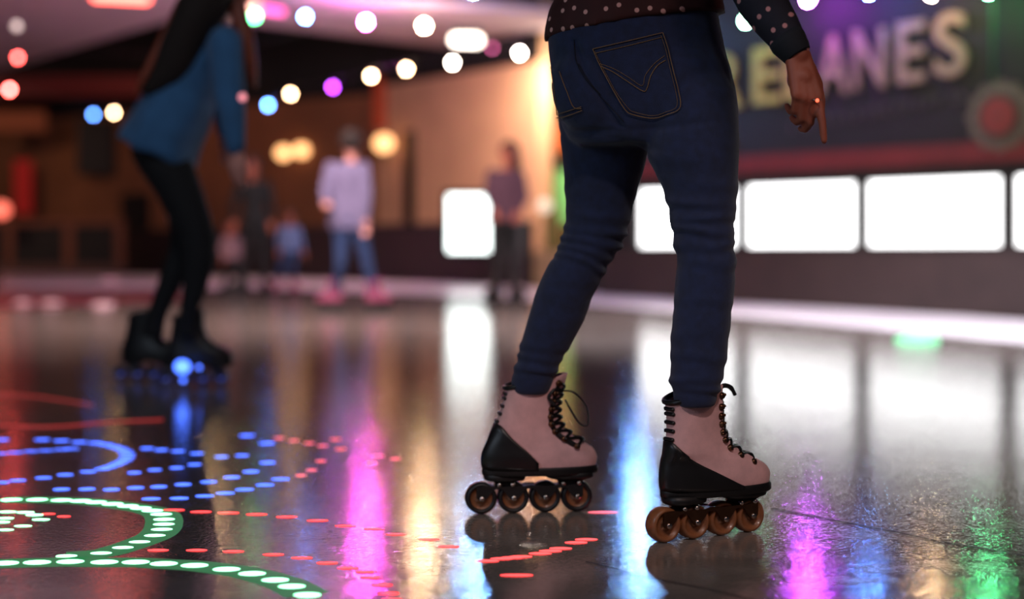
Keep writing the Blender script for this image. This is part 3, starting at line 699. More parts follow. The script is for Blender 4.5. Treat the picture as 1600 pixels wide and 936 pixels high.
        for k in range(9):
            for s in (-1, 1):
                bmh = bmesh.new(); p = edge(k, s); lathe(bmh, [(.0015, .003), (.006, .005), (.0072, .001), (.0072, -.003)], Matrix.Translation(p+Vector((0, s*.0015, 0))) @ Matrix.Rotation(-s*PI/2*.8, 4, 'X') @ Matrix.Rotation(.5, 4, 'Y'), 10)
                if k > 4: capsule(bmh, p, p+Vector((.004, s*.006, .002)), .003, .0035, 8)
                mesh_obj('lace_hook', bmh, M_bronze, e)
        for k in range(8):
            for s in (-1, 1):
                a_, b_ = edge(k, s), edge(k+1, -s); zz = (front[k][2]+front[k+1][2])/2
                mid = sh((sl(zz)[1]+.004, 0, zz+.004))
                tube(bml, smooth_path([a_+Vector((0, s*.003, 0)), a_*.5+mid*.5+Vector((.004, 0, .002)), mid, b_*.5+mid*.5+Vector((.004, 0, .002)), b_+Vector((0, -s*.003, 0))], 3), .0038, 6)
        for s in (-1, 1):
            bm = bmesh.new(); ps = smooth_path([edge(k, s)+Vector((-.002, -s*.001, 0)) for k in range(9)], 3)
            R_ = [[p+Vector((math.cos(t)*.008, s*.0022*math.sin(t), .3*math.cos(t)*.008)) for t in [2*PI*i/10 for i in range(10)]] for p in ps]
            loft(bm, R_); mesh_obj('eyestay', bm, M_black if bow else M_suede, e)
        if bow:
            q = sh((sl(.27)[1]-.002, -.02, .272))
            tube(bml, smooth_path([q, q+Vector((.025, -.008, -.004)), q+Vector((.052, -.01, -.035)), q+Vector((.056, -.008, -.075)), q+Vector((.035, -.004, -.070)), q+Vector((.006, 0, -.02))], 5), .0022, 6)
            tube(bml, smooth_path([q, q+Vector((-.02, -.014, .004)), q+Vector((-.034, -.018, -.012)), q+Vector((-.02, -.02, -.03))], 5), .004, 6)
        else:
            q = sh((sl(.285)[1]+.0, 0, .30))
            tube(bml, smooth_path([q+Vector((-.01, 0, -.01)), q+Vector((.01, 0, .006)), q+Vector((.03, 0, .002)), q+Vector((.042, 0, -.014))], 5), [.005]*12+[.004]*4, 8)
        mesh_obj('laces', bml, M_black, e)
        # tongue: strip following the front, standing above the cuff
        bm = bmesh.new(); R = []
        for k in range(14):
            z = .155+.155*k/13; zz = min(z, .285); b0, f0, hw = sl(zz); u = f0+.0015+ (.002 if z > .285 else 0); w_ = hw*.5
            R.append([sh((u-.012, -w_, z)), sh((u-.003, -w_*.6, z)), sh((u, 0, z)), sh((u-.003, w_*.6, z)), sh((u-.012, w_, z)), sh((u-.016, w_*.6, z)), sh((u-.014, 0, z)), sh((u-.016, -w_*.6, z))])
        loft(bm, R); mesh_obj('tongue', bm, mt.get('tongue', M_suede), e)
        # padded collar at the back
        bm = bmesh.new(); ps = []
        for i in range(N):
            if abs(i-N//2) <= 9*N//40: ps.append(bring(.292)[i]+Vector((-.001, 0, .004)))
        tube(bm, ps, .0055, 8); 
        for z in (.205, .222, .239, .256, .273): b_ = bring(z)[N//2]; capsule(bm, b_+Vector((0, -.012, 0)), b_+Vector((0, .012, 0)), .0045, .0045, 8)
        mesh_obj('collar_pad', bm, M_black, e)
    else:
        bm = bmesh.new()
        for k in range(5):
            z = .155+.12*k/4; b0, f0, hw = sl(z); tube(bm, [sh((f0-.02, -hw*.7, z)), sh((f0+.003, 0, z+.004)), sh((f0-.02, hw*.7, z))], .003, 5)
        mesh_obj('laces', bm, mt.get('lace', M_black), e)
    return e

# ------------------------------------------------------------------ body helpers
def add_hand(bm, wrist, d, n, thumb_sign=1, size=1.0, curls=(.35, .5, .6, .65), spread=.06, lw=1):
    """palm and five fingers: d = towards the fingers, n = out of the back of the hand"""
    d = Vector(d).normalized(); n = Vector(n); n = (n-d*n.dot(d)).normalized(); s = d.cross(n).normalized()*thumb_sign; k = size
    lat = [v*lw for v in (.026, .009, -.009, -.025)]; Lm = [.088, .092, .087, .080]
    seg = [(.042, .025, .020), (.046, .029, .021), (.043, .027, .021), (.034, .020, .019)]; tips = []
    for i in range(4):
        a = wrist+s*lat[i]*k*.55; kn = wrist+d*Lm[i]*k+s*lat[i]*k+n*.003*k
        capsule(bm, a, kn, .0155*k, .0118*k, 12)
        ang = 0; p = kn; fd = (d+s*lat[i]*spread*30*.2).normalized(); r = (.0098-.0005*(i == 3)*2)*k
        for j, L in enumerate(seg[i]):
            ang += curls[i]*(.8, 1.1, .8)[j]; dd = fd*math.cos(ang)-n*math.sin(ang); q = p+dd*L*k
            capsule(bm, p, q, r, r*.9, 10); p = q; r *= .9
        tips.append((p, dd, n))
    t0 = wrist+d*.022*k+s*.018*k-n*.006*k; t1 = t0+(d*.85+s*.42-n*.25).normalized()*.042*k; t2 = t1+(d*.97+s*.08-n*.2).normalized()*.032*k; t3 = t2+(d*.98-s*.08-n*.25).normalized()*.026*k
    capsule(bm, t0, t1, .0165*k, .0125*k, 12); capsule(bm, t1, t2, .0115*k, .0105*k, 12); capsule(bm, t2, t3, .0105*k, .0085*k, 12)
    ball(bm, wrist+d*.045*k-n*.008*k, .028*k, 1, 1, 1)
    return tips, (t2, t3)
def add_head(bm, c, face, R=.1, up=Vector((0, 0, 1))):
    f = Vector(face).normalized(); s = f.cross(up).normalized(); u = s.cross(f)
    Mx = Matrix((( s.x, f.x, u.x, 0), (s.y, f.y, u.y, 0), (s.z, f.z, u.z, 0), (0, 0, 0, 1)))
    T = lambda x, y, z: Vector(c)+s*x*R+f*y*R+u*z*R
    ball(bm, T(0, -.1, .18), R, .78, .95, .9, Mx); ball(bm, T(0, .12, -.3), R, .6, .72, .72, Mx); ball(bm, T(0, .35, -.72), R*.32, 1, .9, .8, Mx)
    capsule(bm, T(0, .82, .12), T(0, 1.0, -.22), R*.09, R*.15, 10); capsule(bm, T(0, .72, .28), T(0, .82, .12), R*.2, R*.1, 10)
    for q in (-1, 1):
        ball(bm, T(q*.76, -.02, -.05), R*.2, .35, .7, 1.1, Mx); ball(bm, T(q*.38, .6, -.15), R*.22, 1, .7, .8, Mx)
    capsule(bm, T(-.16, .78, -.5), T(.16, .78, -.5), R*.09, R*.09, 8)
    return T, Mx
def face_parts(T, Mx, R, root):
    bm = bmesh.new()
    for q in (-1, 1): ball(bm, T(q*.28, .735, .1), R*.1, 1.2, .6, .7, Mx)
    rel(mesh_obj('eyes', bm, M_eye), root)
    bm = bmesh.new(); capsule(bm, T(-.17, .83, -.5), T(.17, .83, -.5), R*.05, R*.05, 8); rel(mesh_obj('lips', bm, M_lips), root)
    bm = bmesh.new()
    for q in (-1, 1): capsule(bm, T(q*.14, .82, .3), T(q*.42, .7, .32), R*.035, R*.03, 6)
    rel(mesh_obj('eyebrows', bm, M_hair), root)

# ------------------------------------------------------------------ main skater
foot_r = Vector(((1042-800)/780, 2.862, 0)); foot_l = Vector(((757-800)/699, 3.165, 0))
main = empty('person', (.25, 3.0, 0), 'person skating in dark blue jeans and a burgundy dotted blouse, seen from behind', 'person')
def Lr_(tab, D0, D1, k0=.95, k1=.95, ang=0, y0=None, y1=None, pw=2.0):
    R = []; ya = tab[0][0]; yb = tab[-1][0]
    for y, xl, xr in tab:
        t = (y-ya)/(yb-ya); D = D0+(D1-D0)*t; rx = (xr-xl)/2*D/F; k = k0+(k1-k0)*t
        p = P((xl+xr)/2, y, D); R.append(hring(p.x, p.y, p.z, rx, rx*k, ang, 40, p=pw))
    return R
def interp_tab(tab, step=12):
    out = []; 
    for (a, b) in zip(tab, tab[1:]):
        n = max(1, int((b[0]-a[0])/step))
        for k in range(n): t = k/n; out.append(tuple(a[j]+(b[j]-a[j])*t for j in range(3)))
    out.append(tab[-1]); return out
pelvis = [(-10, 868, 1116), (20, 860, 1120), (50, 855, 1126), (80, 857, 1132), (110, 861, 1140), (140, 866, 1148), (165, 871, 1152), (190, 876, 1154), (212, 884, 1152), (228, 905, 1140)]
lleg = [(118, 885, 985), (150, 868, 1004), (200, 873, 1014), (225, 876, 1014), (245, 879, 1011), (270, 881, 1005), (300, 883, 995), (330, 884, 989), (350, 883, 984), (372, 878, 976), (392, 869, 968), (412, 857, 953), (434, 846, 943), (465, 834, 925), (500, 824, 914), (534, 815, 895), (555, 810, 882), (575, 802, 874), (592, 799, 866), (604, 798, 862), (616, 802, 858)]
rleg = [(112, 1022, 1134), (150, 1008, 1150), (200, 1009, 1154), (225, 1010, 1155), (250, 1013, 1154), (270, 1025, 1153), (300, 1037, 1152), (326, 1044, 1150), (357, 1049, 1147), (380, 1053, 1146), (407, 1057, 1150), (440, 1055, 1149), (465, 1053, 1146), (491, 1051, 1143), (511, 1050, 1141), (549, 1047, 1137), (575, 1047, 1133), (599, 1047, 1128), (612, 1049, 1124), (622, 1052, 1121), (636, 1056, 1116)]
bm = bmesh.new()
R = []
for y, xl, xr in interp_tab(pelvis):
    D = 3.0; t = max(0, min(1, (y+10)/220)); rx = (xr-xl)/2*D/F
    p = P((xl+xr)/2, y, D); ry = rx*(.62+.12*math.sin(PI*t)); R.append(hring(p.x, p.y, p.z, rx, ry, 0, 48, p=2.25))
loft(bm, R)
loft(bm, Lr_(interp_tab(lleg), 3.05, 3.165, 1.0, .85)); loft(bm, Lr_(interp_tab(rleg), 2.95, 2.865, 1.05, .9))
# buttocks
ball(bm, P(932, 135, 2.95), .095, 1, .85, 1.15); ball(bm, P(1045, 138, 2.965), .118, 1.15, .95, 1.2)
def folds(co):
    px = 800+co.x*F/co.y; py = HY-(co.z-HC)*F/co.y; d = 0
    nz = noise.noise(co*9)*2
    right = px > 1008+ (py-250)*.02 if py > 240 else None
    if py > 240:
        if right:
            for c, sl_, a, w in ((318, .10, .0028, 7), (342, -.10, .0034, 6), (362, .06, .004, 6), (384, -.14, .0035, 6), (404, .10, .002, 8), (468, .05, .0014, 8), (520, -.06, .0014, 9), (556, .1, .002, 7), (590, -.08, .003, 6), (606, .05, .003, 5), (285, .15, .0015, 9)):
                x = (py-c-sl_*(px-1100)-nz*5)/w; d += a*math.exp(-x*x)*(.6+.4*math.sin(px*.05+c))-.5*a*math.exp(-(x-1.9)**2)
        else:
            for c, sl_, a, w in ((335, .12, .0022, 8), (358, .22, .0036, 6), (376, .28, .0042, 6), (394, .34, .004, 6), (412, .42, .0034, 6), (300, .05, .0012, 10), (470, .1, .001, 10), (556, .2, .0026, 7), (575, .22, .0036, 6), (592, .15, .003, 5)):
                x = (py-c-sl_*(px-920)-nz*5)/w; d += a*math.exp(-x*x)*(.6+.4*math.sin(px*.06+c))-.5*a*math.exp(-(x-1.9)**2)
    else:
        # centre seam crease and creases under the seat
        sx = 897+ (py-60)*.30+max(0, py-110)*.35
        if 60 < py < 200: d -= .004*math.exp(-((px-sx)/6)**2)
        for c, x0, sl_, a in ((196, 1060, -.12, .0026), (206, 930, -.05, .003), (222, 980, .25, .002)):
            x = (py-c-sl_*(px-x0))/6; d -= a*math.exp(-x*x)*math.exp(-((px-x0)/60)**2)
    return d*1.5+.0007*noise.noise(co*30)
jeans = union('jeans', bm, M_jeans, .0048, None, 16, folds); rel(jeans, main)
jeans['label'] = 'dark blue denim jeans'
# surface lookup for pocket patches and stitching
bvh = BVHTree.FromPolygons([v.co for v in jeans.data.vertices], [tuple(p.vertices) for p in jeans.data.polygons])
EYE = Vector((0, 0, HC))
def on_surf(px, py, lift=.0012):
    d = (P(px, py, 1.0)-EYE).normalized(); h = bvh.ray_cast(EYE, d)
    if h[0] is None: return None
    n = h[1] if h[1].dot(d) < 0 else -h[1]; return h[0]+n*lift
def stitch(pts, r=.0009, lift=.0016, sub=8, par=main, nm='stitching', m=None):
    bm = bmesh.new(); ps = [on_surf(p.x, p.y, lift) for p in smooth_path([Vector((x, y, 0)) for x, y in pts], sub)]
    ps = [p for p in ps if p is not None]
    if len(ps) > 2: tube(bm, ps, r, 5)
    return bm
def patch(name, top, bot, par, m, lift=.0028):
    """cloth patch between an upper and a lower outline (px), draped over the jeans"""
    n = len(top); bm = bmesh.new(); V = []
    for i in range(n):
        col = []
        for j in range(15):
            t = j/14; q = on_surf(top[i][0]+(bot[i][0]-top[i][0])*t, top[i][1]+(bot[i][1]-top[i][1])*t, lift if 0 < j < 14 and 0 < i < n-1 else .0004); col.append(bm.verts.new(q) if q else None)
        V.append(col)
    for i in range(n-1):
        for j in range(14):
            q = [V[i][j], V[i+1][j], V[i+1][j+1], V[i][j+1]]
            if all(q): bm.faces.new(q)
    return rel(mesh_obj(name, bm, m), par)
def res(pts, n):
    ps = [Vector((*p, 0)) for p in pts]; L = [0]
    for a, b in zip(ps, ps[1:]): L.append(L[-1]+(b-a).length)
    out = []
    for k in range(n):
        t = L[-1]*k/(n-1)
        for i in range(len(ps)-1):
            if t <= L[i+1]+1e-6: u = (t-L[i])/(L[i+1]-L[i]); q = ps[i].lerp(ps[i+1], u); out.append((q.x, q.y)); break
    return out
topR = res([(925, 75), (980, 63), (1035, 50)], 17); botR = res([(975, 172), (988, 180), (1018, 185), (1042, 181), (1066, 166)], 17)
pk = patch('back_pocket', topR, botR, main, M_jeans)
def pocket_stitch(sets, parent_obj):
    bm = bmesh.new()
    for pts, sub, r in sets:
        ps = [on_surf(p.x, p.y, .0040) for p in smooth_path([Vector((x, y, 0)) for x, y in pts], sub)]; ps = [p for p in ps if p]
        if len(ps) > 2: tube(bm, ps, r, 5)
    o = mesh_obj('stitching', bm, M_thread); o.parent = parent_obj; o.matrix_parent_inverse = Matrix.Identity(4)
    o.matrix_parent_inverse = parent_obj.matrix_parent_inverse.copy() if False else Matrix.Identity(4)
    o['label'] = 'tan thread stitching'; return o
pocket_stitch([([(927, 77), (980, 65), (1035, 52)], 8, .0010), ([(929, 84), (982, 72), (1034, 59)], 8, .0008), ([(927, 77), (940, 108), (958, 140), (977, 171), (990, 179), (1018, 184), (1042, 180), (1064, 166), (1054, 120), (1044, 80), (1035, 52)], 6, .0010),
  ([(930, 80), (944, 110), (962, 142), (981, 168), (992, 175), (1018, 180), (1040, 176), (1059, 164), (1050, 120), (1040, 80), (1032, 56)], 6, .0005),
  ([(938, 104), (957, 112), (980, 127), (1004, 142), (1011, 138), (1017, 118), (1027, 103), (1040, 95)], 6, .0010), ([(937, 100), (958, 107), (982, 121), (1003, 134), (1008, 118), (1022, 100), (1038, 88)], 6, .0006)], pk)
topL = res([(861, 102), (868, 106), (876, 112)], 9); botL = res([(871, 181), (888, 176), (909, 169)], 9)
pl_ = patch('back_pocket', topL, botL, main, M_jeans)
pocket_stitch([([(863, 104), (868, 140), (873, 180)], 8, .0010), ([(876, 112), (886, 140), (897, 166), (909, 169)], 8, .0010), ([(871, 178), (888, 173), (909, 166)], 8, .0008), ([(872, 184), (888, 180), (910, 172)], 8, .0010)], pl_)
bm = bmesh.new()
for pts in ([(897, 62), (898, 80), (901, 98), (914, 123), (936, 148), (955, 168), (975, 190)], [(904, 100), (917, 123), (939, 148)]):
    ps = [on_surf(p.x, p.y, .0012) for p in smooth_path([Vector((x, y, 0)) for x, y in pts], 8)]; ps = [p for p in ps if p]; tube(bm, ps, .0008, 5)
rel(mesh_obj('centre_seam', bm, mat('dark_thread', (16, 18, 30), .8)), main)

# blouse
bm = bmesh.new(); Dm = 3.0; R = []
tab = [(62, 854, 1128), (40, 856, 1124), (20, 862, 1120), (0, 874, 1117), (-30, 886, 1112), (-70, 895, 1106)]
for i, (y, xl, xr) in enumerate(interp_tab([(-t[0], t[1], t[2]) for t in tab], 8)):
    y = -y; rx = (xr-xl)/2*Dm/F+.006; p = P((xl+xr)/2, y, Dm); tl = .15*max(0, min(1, (y+60)/100))
    R.append(hring(p.x, p.y, p.z+.026*(1 if y > 0 else 1), rx, rx*.66+.01, 0, 48, tilt=tl, p=2.2))
x0 = .262
for z, rx, ry, dx in ((1.30, .142, .105, 0), (1.38, .158, .115, .01), (1.45, .17, .115, .015), (1.51, .165, .10, .02), (1.55, .12, .08, .02), (1.585, .06, .06, .025)):
    R.append(hring(x0+dx, 3.0+dx, z, rx, ry, 0, 48, p=2.2))
loft(bm, R)
sh_r = Vector((.42, 2.93, 1.50)); el_r = P(1160, -60, 2.80); wr_r = P(1246, 86, 2.74)
sh_l = Vector((.13, 3.1, 1.50)); el_l = Vector((.0, 3.28, 1.27)); wr_l = Vector((.13, 3.48, 1.22))
capsule(bm, sh_r, el_r, .062, .05); capsule(bm, sh_l, el_l, .06, .048); capsule(bm, el_l, wr_l, .046, .036)
bl_ = union('blouse', bm, M_blouse, .007, None, 5, lambda c: .0025*noise.noise(c*14)); rel(bl_, main); bl_['label'] = 'burgundy blouse with pale dots'
bm = bmesh.new()
e2 = P(1190, 0, 2.775); chain(bm, [el_r, e2, P(1238, 74, 2.745)], [.052, .049, .033], 24)
so = union('sleeve', bm, M_sleeve, .006, None, 4, lambda c: .003*noise.noise(c*16)); rel(so, main); so['label'] = 'navy sleeve with pink dots'
bm = bmesh.new(); ca = P(1232, 66, 2.747); cb = P(1246, 86, 2.74)
d = (cb-ca).normalized(); s_, w_, _ = frame(d)
loft(bm, [[c+s_*r*math.cos(2*PI*i/24)+w_*r*math.sin(2*PI*i/24) for i in range(24)] for c, r in ((ca-d*.012, .0355), (ca, .0365), (ca+d*.02, .0315), (cb, .0285), (cb+d*.003, .0265), (ca, .024))])
rel(mesh_obj('cuff', bm, M_cuff), main)
# body
bm = bmesh.new()
hip_l, hip_r = P(945, 190, 3.05), P(1078, 190, 2.95)
def mid(tab, y, D):
    for a, b in zip(tab, tab[1:]):
        if a[0] <= y <= b[0]: t = (y-a[0])/(b[0]-a[0]); return P((a[1]+a[2]+(b[1]+b[2]-a[1]-a[2])*t)/2, y, D)
kl, al = mid(lleg, 372, 3.1), mid(lleg, 600, 3.165); kr, ar = mid(rleg, 372, 2.905), mid(rleg, 612, 2.866)
hl = Vector((math.cos(math.radians(9)), math.sin(math.radians(9)), 0)); hr = Vector((math.cos(math.radians(30)), math.sin(math.radians(30)), 0))
chain(bm, [hip_l, kl, al+Vector((0, 0, .02))], [.06, .036, .018]); chain(bm, [hip_r, kr, ar], [.06, .036, .018])
for fo, h_, a_, sx in ((foot_l, hl, al, .04), (foot_r, hr, ar, 0)):
    ank = fo+h_*.07+Vector((0, 0, .20)); chain(bm, [a_, ank, fo+h_*.055+Vector((0, 0, .135))], [.018, .02, .024]); capsule(bm, fo+h_*.05+Vector((0, 0, .135)), fo+h_*.20+Vector((0, 0, .122)), .026, .016)
capsule(bm, (hip_l+hip_r)/2+Vector((0, .0, .05)), (x0, 3.0, 1.15), .10, .09); capsule(bm, (x0, 3.0, 1.15), (x0+.02, 3.02, 1.42), .095, .09)
capsule(bm, (x0+.02, 3.02, 1.48), (x0+.035, 3.04, 1.64), .05, .045)
HCn = Vector((x0+.05, 3.06, 1.73)); T, Mx = add_head(bm, HCn, (.75, .65, -.12), .105)
chain(bm, [sh_r, el_r, P(1190, 0, 2.775), wr_r], [.042, .034, .032, .0235], 16); chain(bm, [sh_l, el_l, wr_l], [.042, .034, .024])
hd = (P(1263, 165, 2.72)-wr_r).normalized()
tips, th = add_hand(bm, wr_r+hd*.002, hd, Vector((.22, -.97, .0)), -1, .98, (.10, .72, .85, .95), .0, lw=.85)
add_hand(bm, wr_l, (wr_l-el_l), (0, .1, 1), 1, .95, (.3, .35, .4, .4))
body = union('body', bm, M_skin, .0038, None, 3); rel(body, main)
face_parts(T, Mx, .105, main)
bm = bmesh.new(); ball(bm, T(0, -.16, .28), .105, .88, 1.0, .92, Mx, seg=24); chain(bm, [T(0, -.7, .1), T(0, -1.0, -1.0), T(0, -1.05, -2.2)], [.085, .075, .03])
rel(union('hair', bm, M_hair, .008, None, 4), main)
bm = bmesh.new(); t2, t3 = th; q = t3+(t3-t2).normalized()*.005; ball(bm, q+Vector((.0, -.0045, .002)), .0062, .8, .7, 1.5, seg=12)
rel(mesh_obj('nail', bm, M_white), main)
for nm_, a_, fo, h_, sh_ in (('sock', al, foot_l, hl, .04), ('sock', ar, foot_r, hr, 0)):
    bm = bmesh.new(); c0 = fo+h_*(.072+sh_)+Vector((0, 0, .287)); c1 = fo+h_*.066+Vector((0, 0, .2)); chain(bm, [a_+Vector((0, 0, .03)), c0, c1], [.030, .036, .026], 20)
    rel(union('sock', bm, M_blackcloth, .005, None, 3), main)
# added ring, its glowing stone stands in for a red light spot
bm = bmesh.new(); rp = P(1277, 157, 2.69)
ball(bm, rp+Vector((0, -.0, 0)), .0038, 1, .7, 1, mi=1, seg=10); tube(bm, [rp+Vector((.009*math.cos(t)-.0, .0105+.0085*math.sin(t), .002)) for t in [2*PI*i/18 for i in range(18)]], .0012, 6, closed=True)
rel(mesh_obj('red_glint_ring', bm, [M_chrome, glow('red_light_spot', (1, .12, .05), 2.2)]), main)
make_skate(foot_l, math.radians(9), main, .046, {'frame': M_rubber}, bow=True, mirror=1)
make_skate(foot_r, math.radians(30), main, .0, {'plainwheel': True}, mirror=-1)

# ------------------------------------------------------------------ generic clothed skater from joints
def smoothjoin(nm, bm, m, vox, par, it=5): return rel(union(nm, bm, m, vox, None, it), par)
def skater(label, D, q, top_m, pant_m, hair_m, skin_m, face, skate_m, heads=.1, vox=.014, long_hair=0, group=None, phis=(0, 0), tops=None, skirt=0, skate=True):
    """q: dict of joints in pixels (x, y[, depth offset])"""
    J = {k: P(v[0], v[1], D+(v[2] if len(v) > 2 else 0)) for k, v in q.items()}
    k = q.get('scale', (1, 0))[0] if 'scale' in q else 1; J.pop('scale', None)
    base = (J['al']+J['ar'])/2; root = empty('person', (base.x, base.y, 0), label, 'person', group)
    tr = .5*k
    bm = bmesh.new()
    capsule(bm, J['hip']+Vector((0, 0, .02)), J['chest'], .085*k, .10*k, 16); capsule(bm, J['chest'], J['neck'], .09*k, .045*k)
    capsule(bm, J['neck'], J['head'], .045*k, .045*k); T, Mx = add_head(bm, J['head'], face, heads)
    for s in 'lr':
        chain(bm, [J['s'+s], J['e'+s], J['w'+s]], [.04*k, .032*k, .022*k]); chain(bm, [J['h'+s], J['k'+s], J['a'+s]], [.07*k, .046*k, .03*k])
        hd_ = J['w'+s]-J['e'+s]; add_hand(bm, J['w'+s], hd_, face if s == 'l' else face, 1 if s == 'l' else -1, .95*k, (.3, .35, .4, .4))
    b = union('body', bm, skin_m, min(vox, .009), None, 3); rel(b, root); face_parts(T, Mx, heads, root)
    bm = bmesh.new()
    rx = (J['sr']-J['sl']).length/2; ax = (J['sr']-J['sl']).normalized(); up = (J['neck']-J['hip']).normalized(); fw = ax.cross(up).normalized()
    wb = tops or (.15*k, .125*k)
    def oval(c, r, d_): return [c+ax*r*math.cos(2*PI*i/28)+fw*d_*math.sin(2*PI*i/28) for i in range(28)]
    hem = J['hip']-up*(.06+skirt)*k
    sc0 = (J['sl']+J['sr'])/2
    loft(bm, [oval(hem, wb[0]*1.05, .115*k), oval(J['hip']+up*.04*k, wb[0], .11*k), oval(J['hip'].lerp(sc0, .45), wb[1], .095*k), oval(J['hip'].lerp(sc0, .8), rx+.005, .105*k), oval(sc0+up*.01*k, rx*.95, .085*k), oval(sc0+up*.055*k, rx*.45, .06*k)])
    for s in 'lr': chain(bm, [J['s'+s], J['e'+s], J['w'+s].lerp(J['e'+s], .1)], [.062*k, .048*k, .036*k])
    smoothjoin('top', bm, top_m, vox, root)
    bm = bmesh.new()
    loft(bm, [oval(J['hip']+up*.05*k, .13*k, .10*k), oval(J['hip']-up*.03*k, .15*k, .115*k), oval((J['hl']+J['hr'])/2-Vector((0, 0, .04*k)), .14*k, .11*k)])
    for s in 'lr': chain(bm, [J['h'+s], J['k'+s], J['a'+s]], [.085*k, .058*k, .042*k])
    smoothjoin('trousers', bm, pant_m, vox, root)
    bm = bmesh.new(); ball(bm, T(0, -.2, .26), heads, .9, 1.0, .95, Mx, seg=20)
    if long_hair: chain(bm, [T(0, -.65, .1), T(0, -.9, -1.0), T(0, -.9, -1.0-long_hair*10)], [heads*.75, heads*.8, heads*.35], 16)
    smoothjoin('hair', bm, hair_m, vox*.7, root)
    if skate:
        for s, ph in zip('lr', phis):
            a_ = J['a'+s]; gx = a_.x-.07*k*math.cos(ph); gy = a_.y-.07*k*math.sin(ph)
            e = make_skate(Vector((gx, gy, 0)), ph, root, 0, skate_m, detail=False); e.scale = (k if k < 1 else 1,)*3
    return root, J
sk_bl = {'boot': M_black, 'frame': M_rubber, 'wheel': [M_rubber, M_rubber, M_chrome], 'plainwheel': True, 'lace': M_skinp}
sk_pk = {'boot': mat('pink_boot', (140, 62, 92), .6), 'frame': M_rubber, 'wheel': [M_rubber, M_rubber, M_chrome], 'plainwheel': True, 'lace': M_white}
M_lav = mat('lavender_cloth', (100, 93, 122), .85); M_maroon = mat('mauve_maroon_cloth', (74, 46, 60), .85)
M_pale = mat('pale_blue_cloth', (92, 106, 148), .85); M_pinkc = mat('dusty_pink_cloth', (150, 115, 120), .85)
# woman in pale top
skater('person in a pale lavender top and blue jeans skating away near the far barrier', 13.2,
  dict(head=(548, 224), neck=(549, 250), chest=(546, 285), hip=(546, 338), sl=(517, 262), sr=(568, 262), el=(507, 300, -.05), wl=(509, 318, -.3), er=(574, 305, -.05), wr=(572, 342, -.05),
       hl=(534, 352), hr=(560, 352), kl=(533, 412, -.1), kr=(574, 410), al=(524, 457), ar=(583, 458)), M_lav, M_jeansb, M_hair, M_skinp, Vector((-.2, 1, 0)), sk_pk, .118, .014, 0, None, (2.9, .3), (.19, .17), .06)
# person in black
skater('person in a black top and black trousers standing behind the blue sweater arm', 17.8,
  dict(head=(393, 262), neck=(394, 281), chest=(396, 305), hip=(398, 345), sl=(375, 290), sr=(417, 290), el=(365, 318), wl=(366, 345), er=(424, 318), wr=(424, 345),
       hl=(388, 352), hr=(408, 352), kl=(385, 397), kr=(410, 397), al=(380, 435), ar=(412, 435)), M_blackcloth, M_blackcloth, M_hair, M_skin, Vector((.2, -1, 0)), sk_bl, .125, .016, .02, None, (3.6, 5.3))
# kid with pale blue top
skater('child in a pale blue top and bright blue jeans beside the person in black', 17.9,
  dict(scale=(.66, 0), head=(452, 341), neck=(452, 354), chest=(453, 366), hip=(454, 390), sl=(441, 358), sr=(465, 358), el=(436, 374), wl=(436, 390), er=(470, 374), wr=(474, 392),
       hl=(447, 393), hr=(461, 393), kl=(440, 418), kr=(458, 418), al=(433, 441), ar=(458, 442)), M_pale, M_jeansb, M_hair, M_skin, Vector((.3, -1, 0)), sk_pk, .085, .012, 0, None, (3.6, 5.8))
skater('small child in a dusty pink top at the far side of the person in black', 18.6,
  dict(scale=(.62, 0), head=(357, 358), neck=(359, 370), chest=(361, 380), hip=(363, 402), sl=(351, 374), sr=(371, 374), el=(346, 388), wl=(348, 403), er=(377, 388), wr=(378, 402),
       hl=(358, 405), hr=(369, 405), kl=(356, 423), kr=(371, 423), al=(354, 440), ar=(373, 440)), M_pinkc, M_blackcloth, M_hair, M_skin, Vector((.1, -1, 0)), sk_bl, .085, .012, 0, None, (4.2, 5.3))
# person by the screen
skater('person in a mauve top and black trousers standing by the glowing screen', 15.0,
  dict(head=(795, 240), neck=(793, 262), chest=(790, 290), hip=(788, 340), sl=(769, 272), sr=(812, 275), el=(762, 302), wl=(772, 328, -.25), er=(820, 308), wr=(808, 332, -.25),
       hl=(778, 348), hr=(800, 348), kl=(779, 400), kr=(801, 400), al=(776, 445), ar=(803, 447)), M_maroon, M_blackcloth, M_hair, M_skin, Vector((-.5, -1, 0)), sk_bl, .118, .014, .015, None, (3.9, 5.4), (.175, .16))
bm = bmesh.new()

# ------------------------------------------------------------------ skater in the blue sweater (left)
D = 6.08; r2 = empty('person', (G(275, 600).x, D, 0), 'person skating in a loose blue sweater and black leggings with long dark hair', 'person')
def Lp_(tab, D, k, pw=2.0, ang=0, tl=0):
    R = []
    for y, xl, xr in interp_tab(tab, 10):
        rx = (xr-xl)/2*D/F; p = P((xl+xr)/2, y, D); R.append(hring(p.x, p.y, p.z, rx, rx*k, ang, 32, tilt=tl, p=pw))
    return R
M_sweater = mat('blue_knit', (50, 96, 138), .9, var=.12, scale=12, bump=.4, bscale=160, sheen=.2)
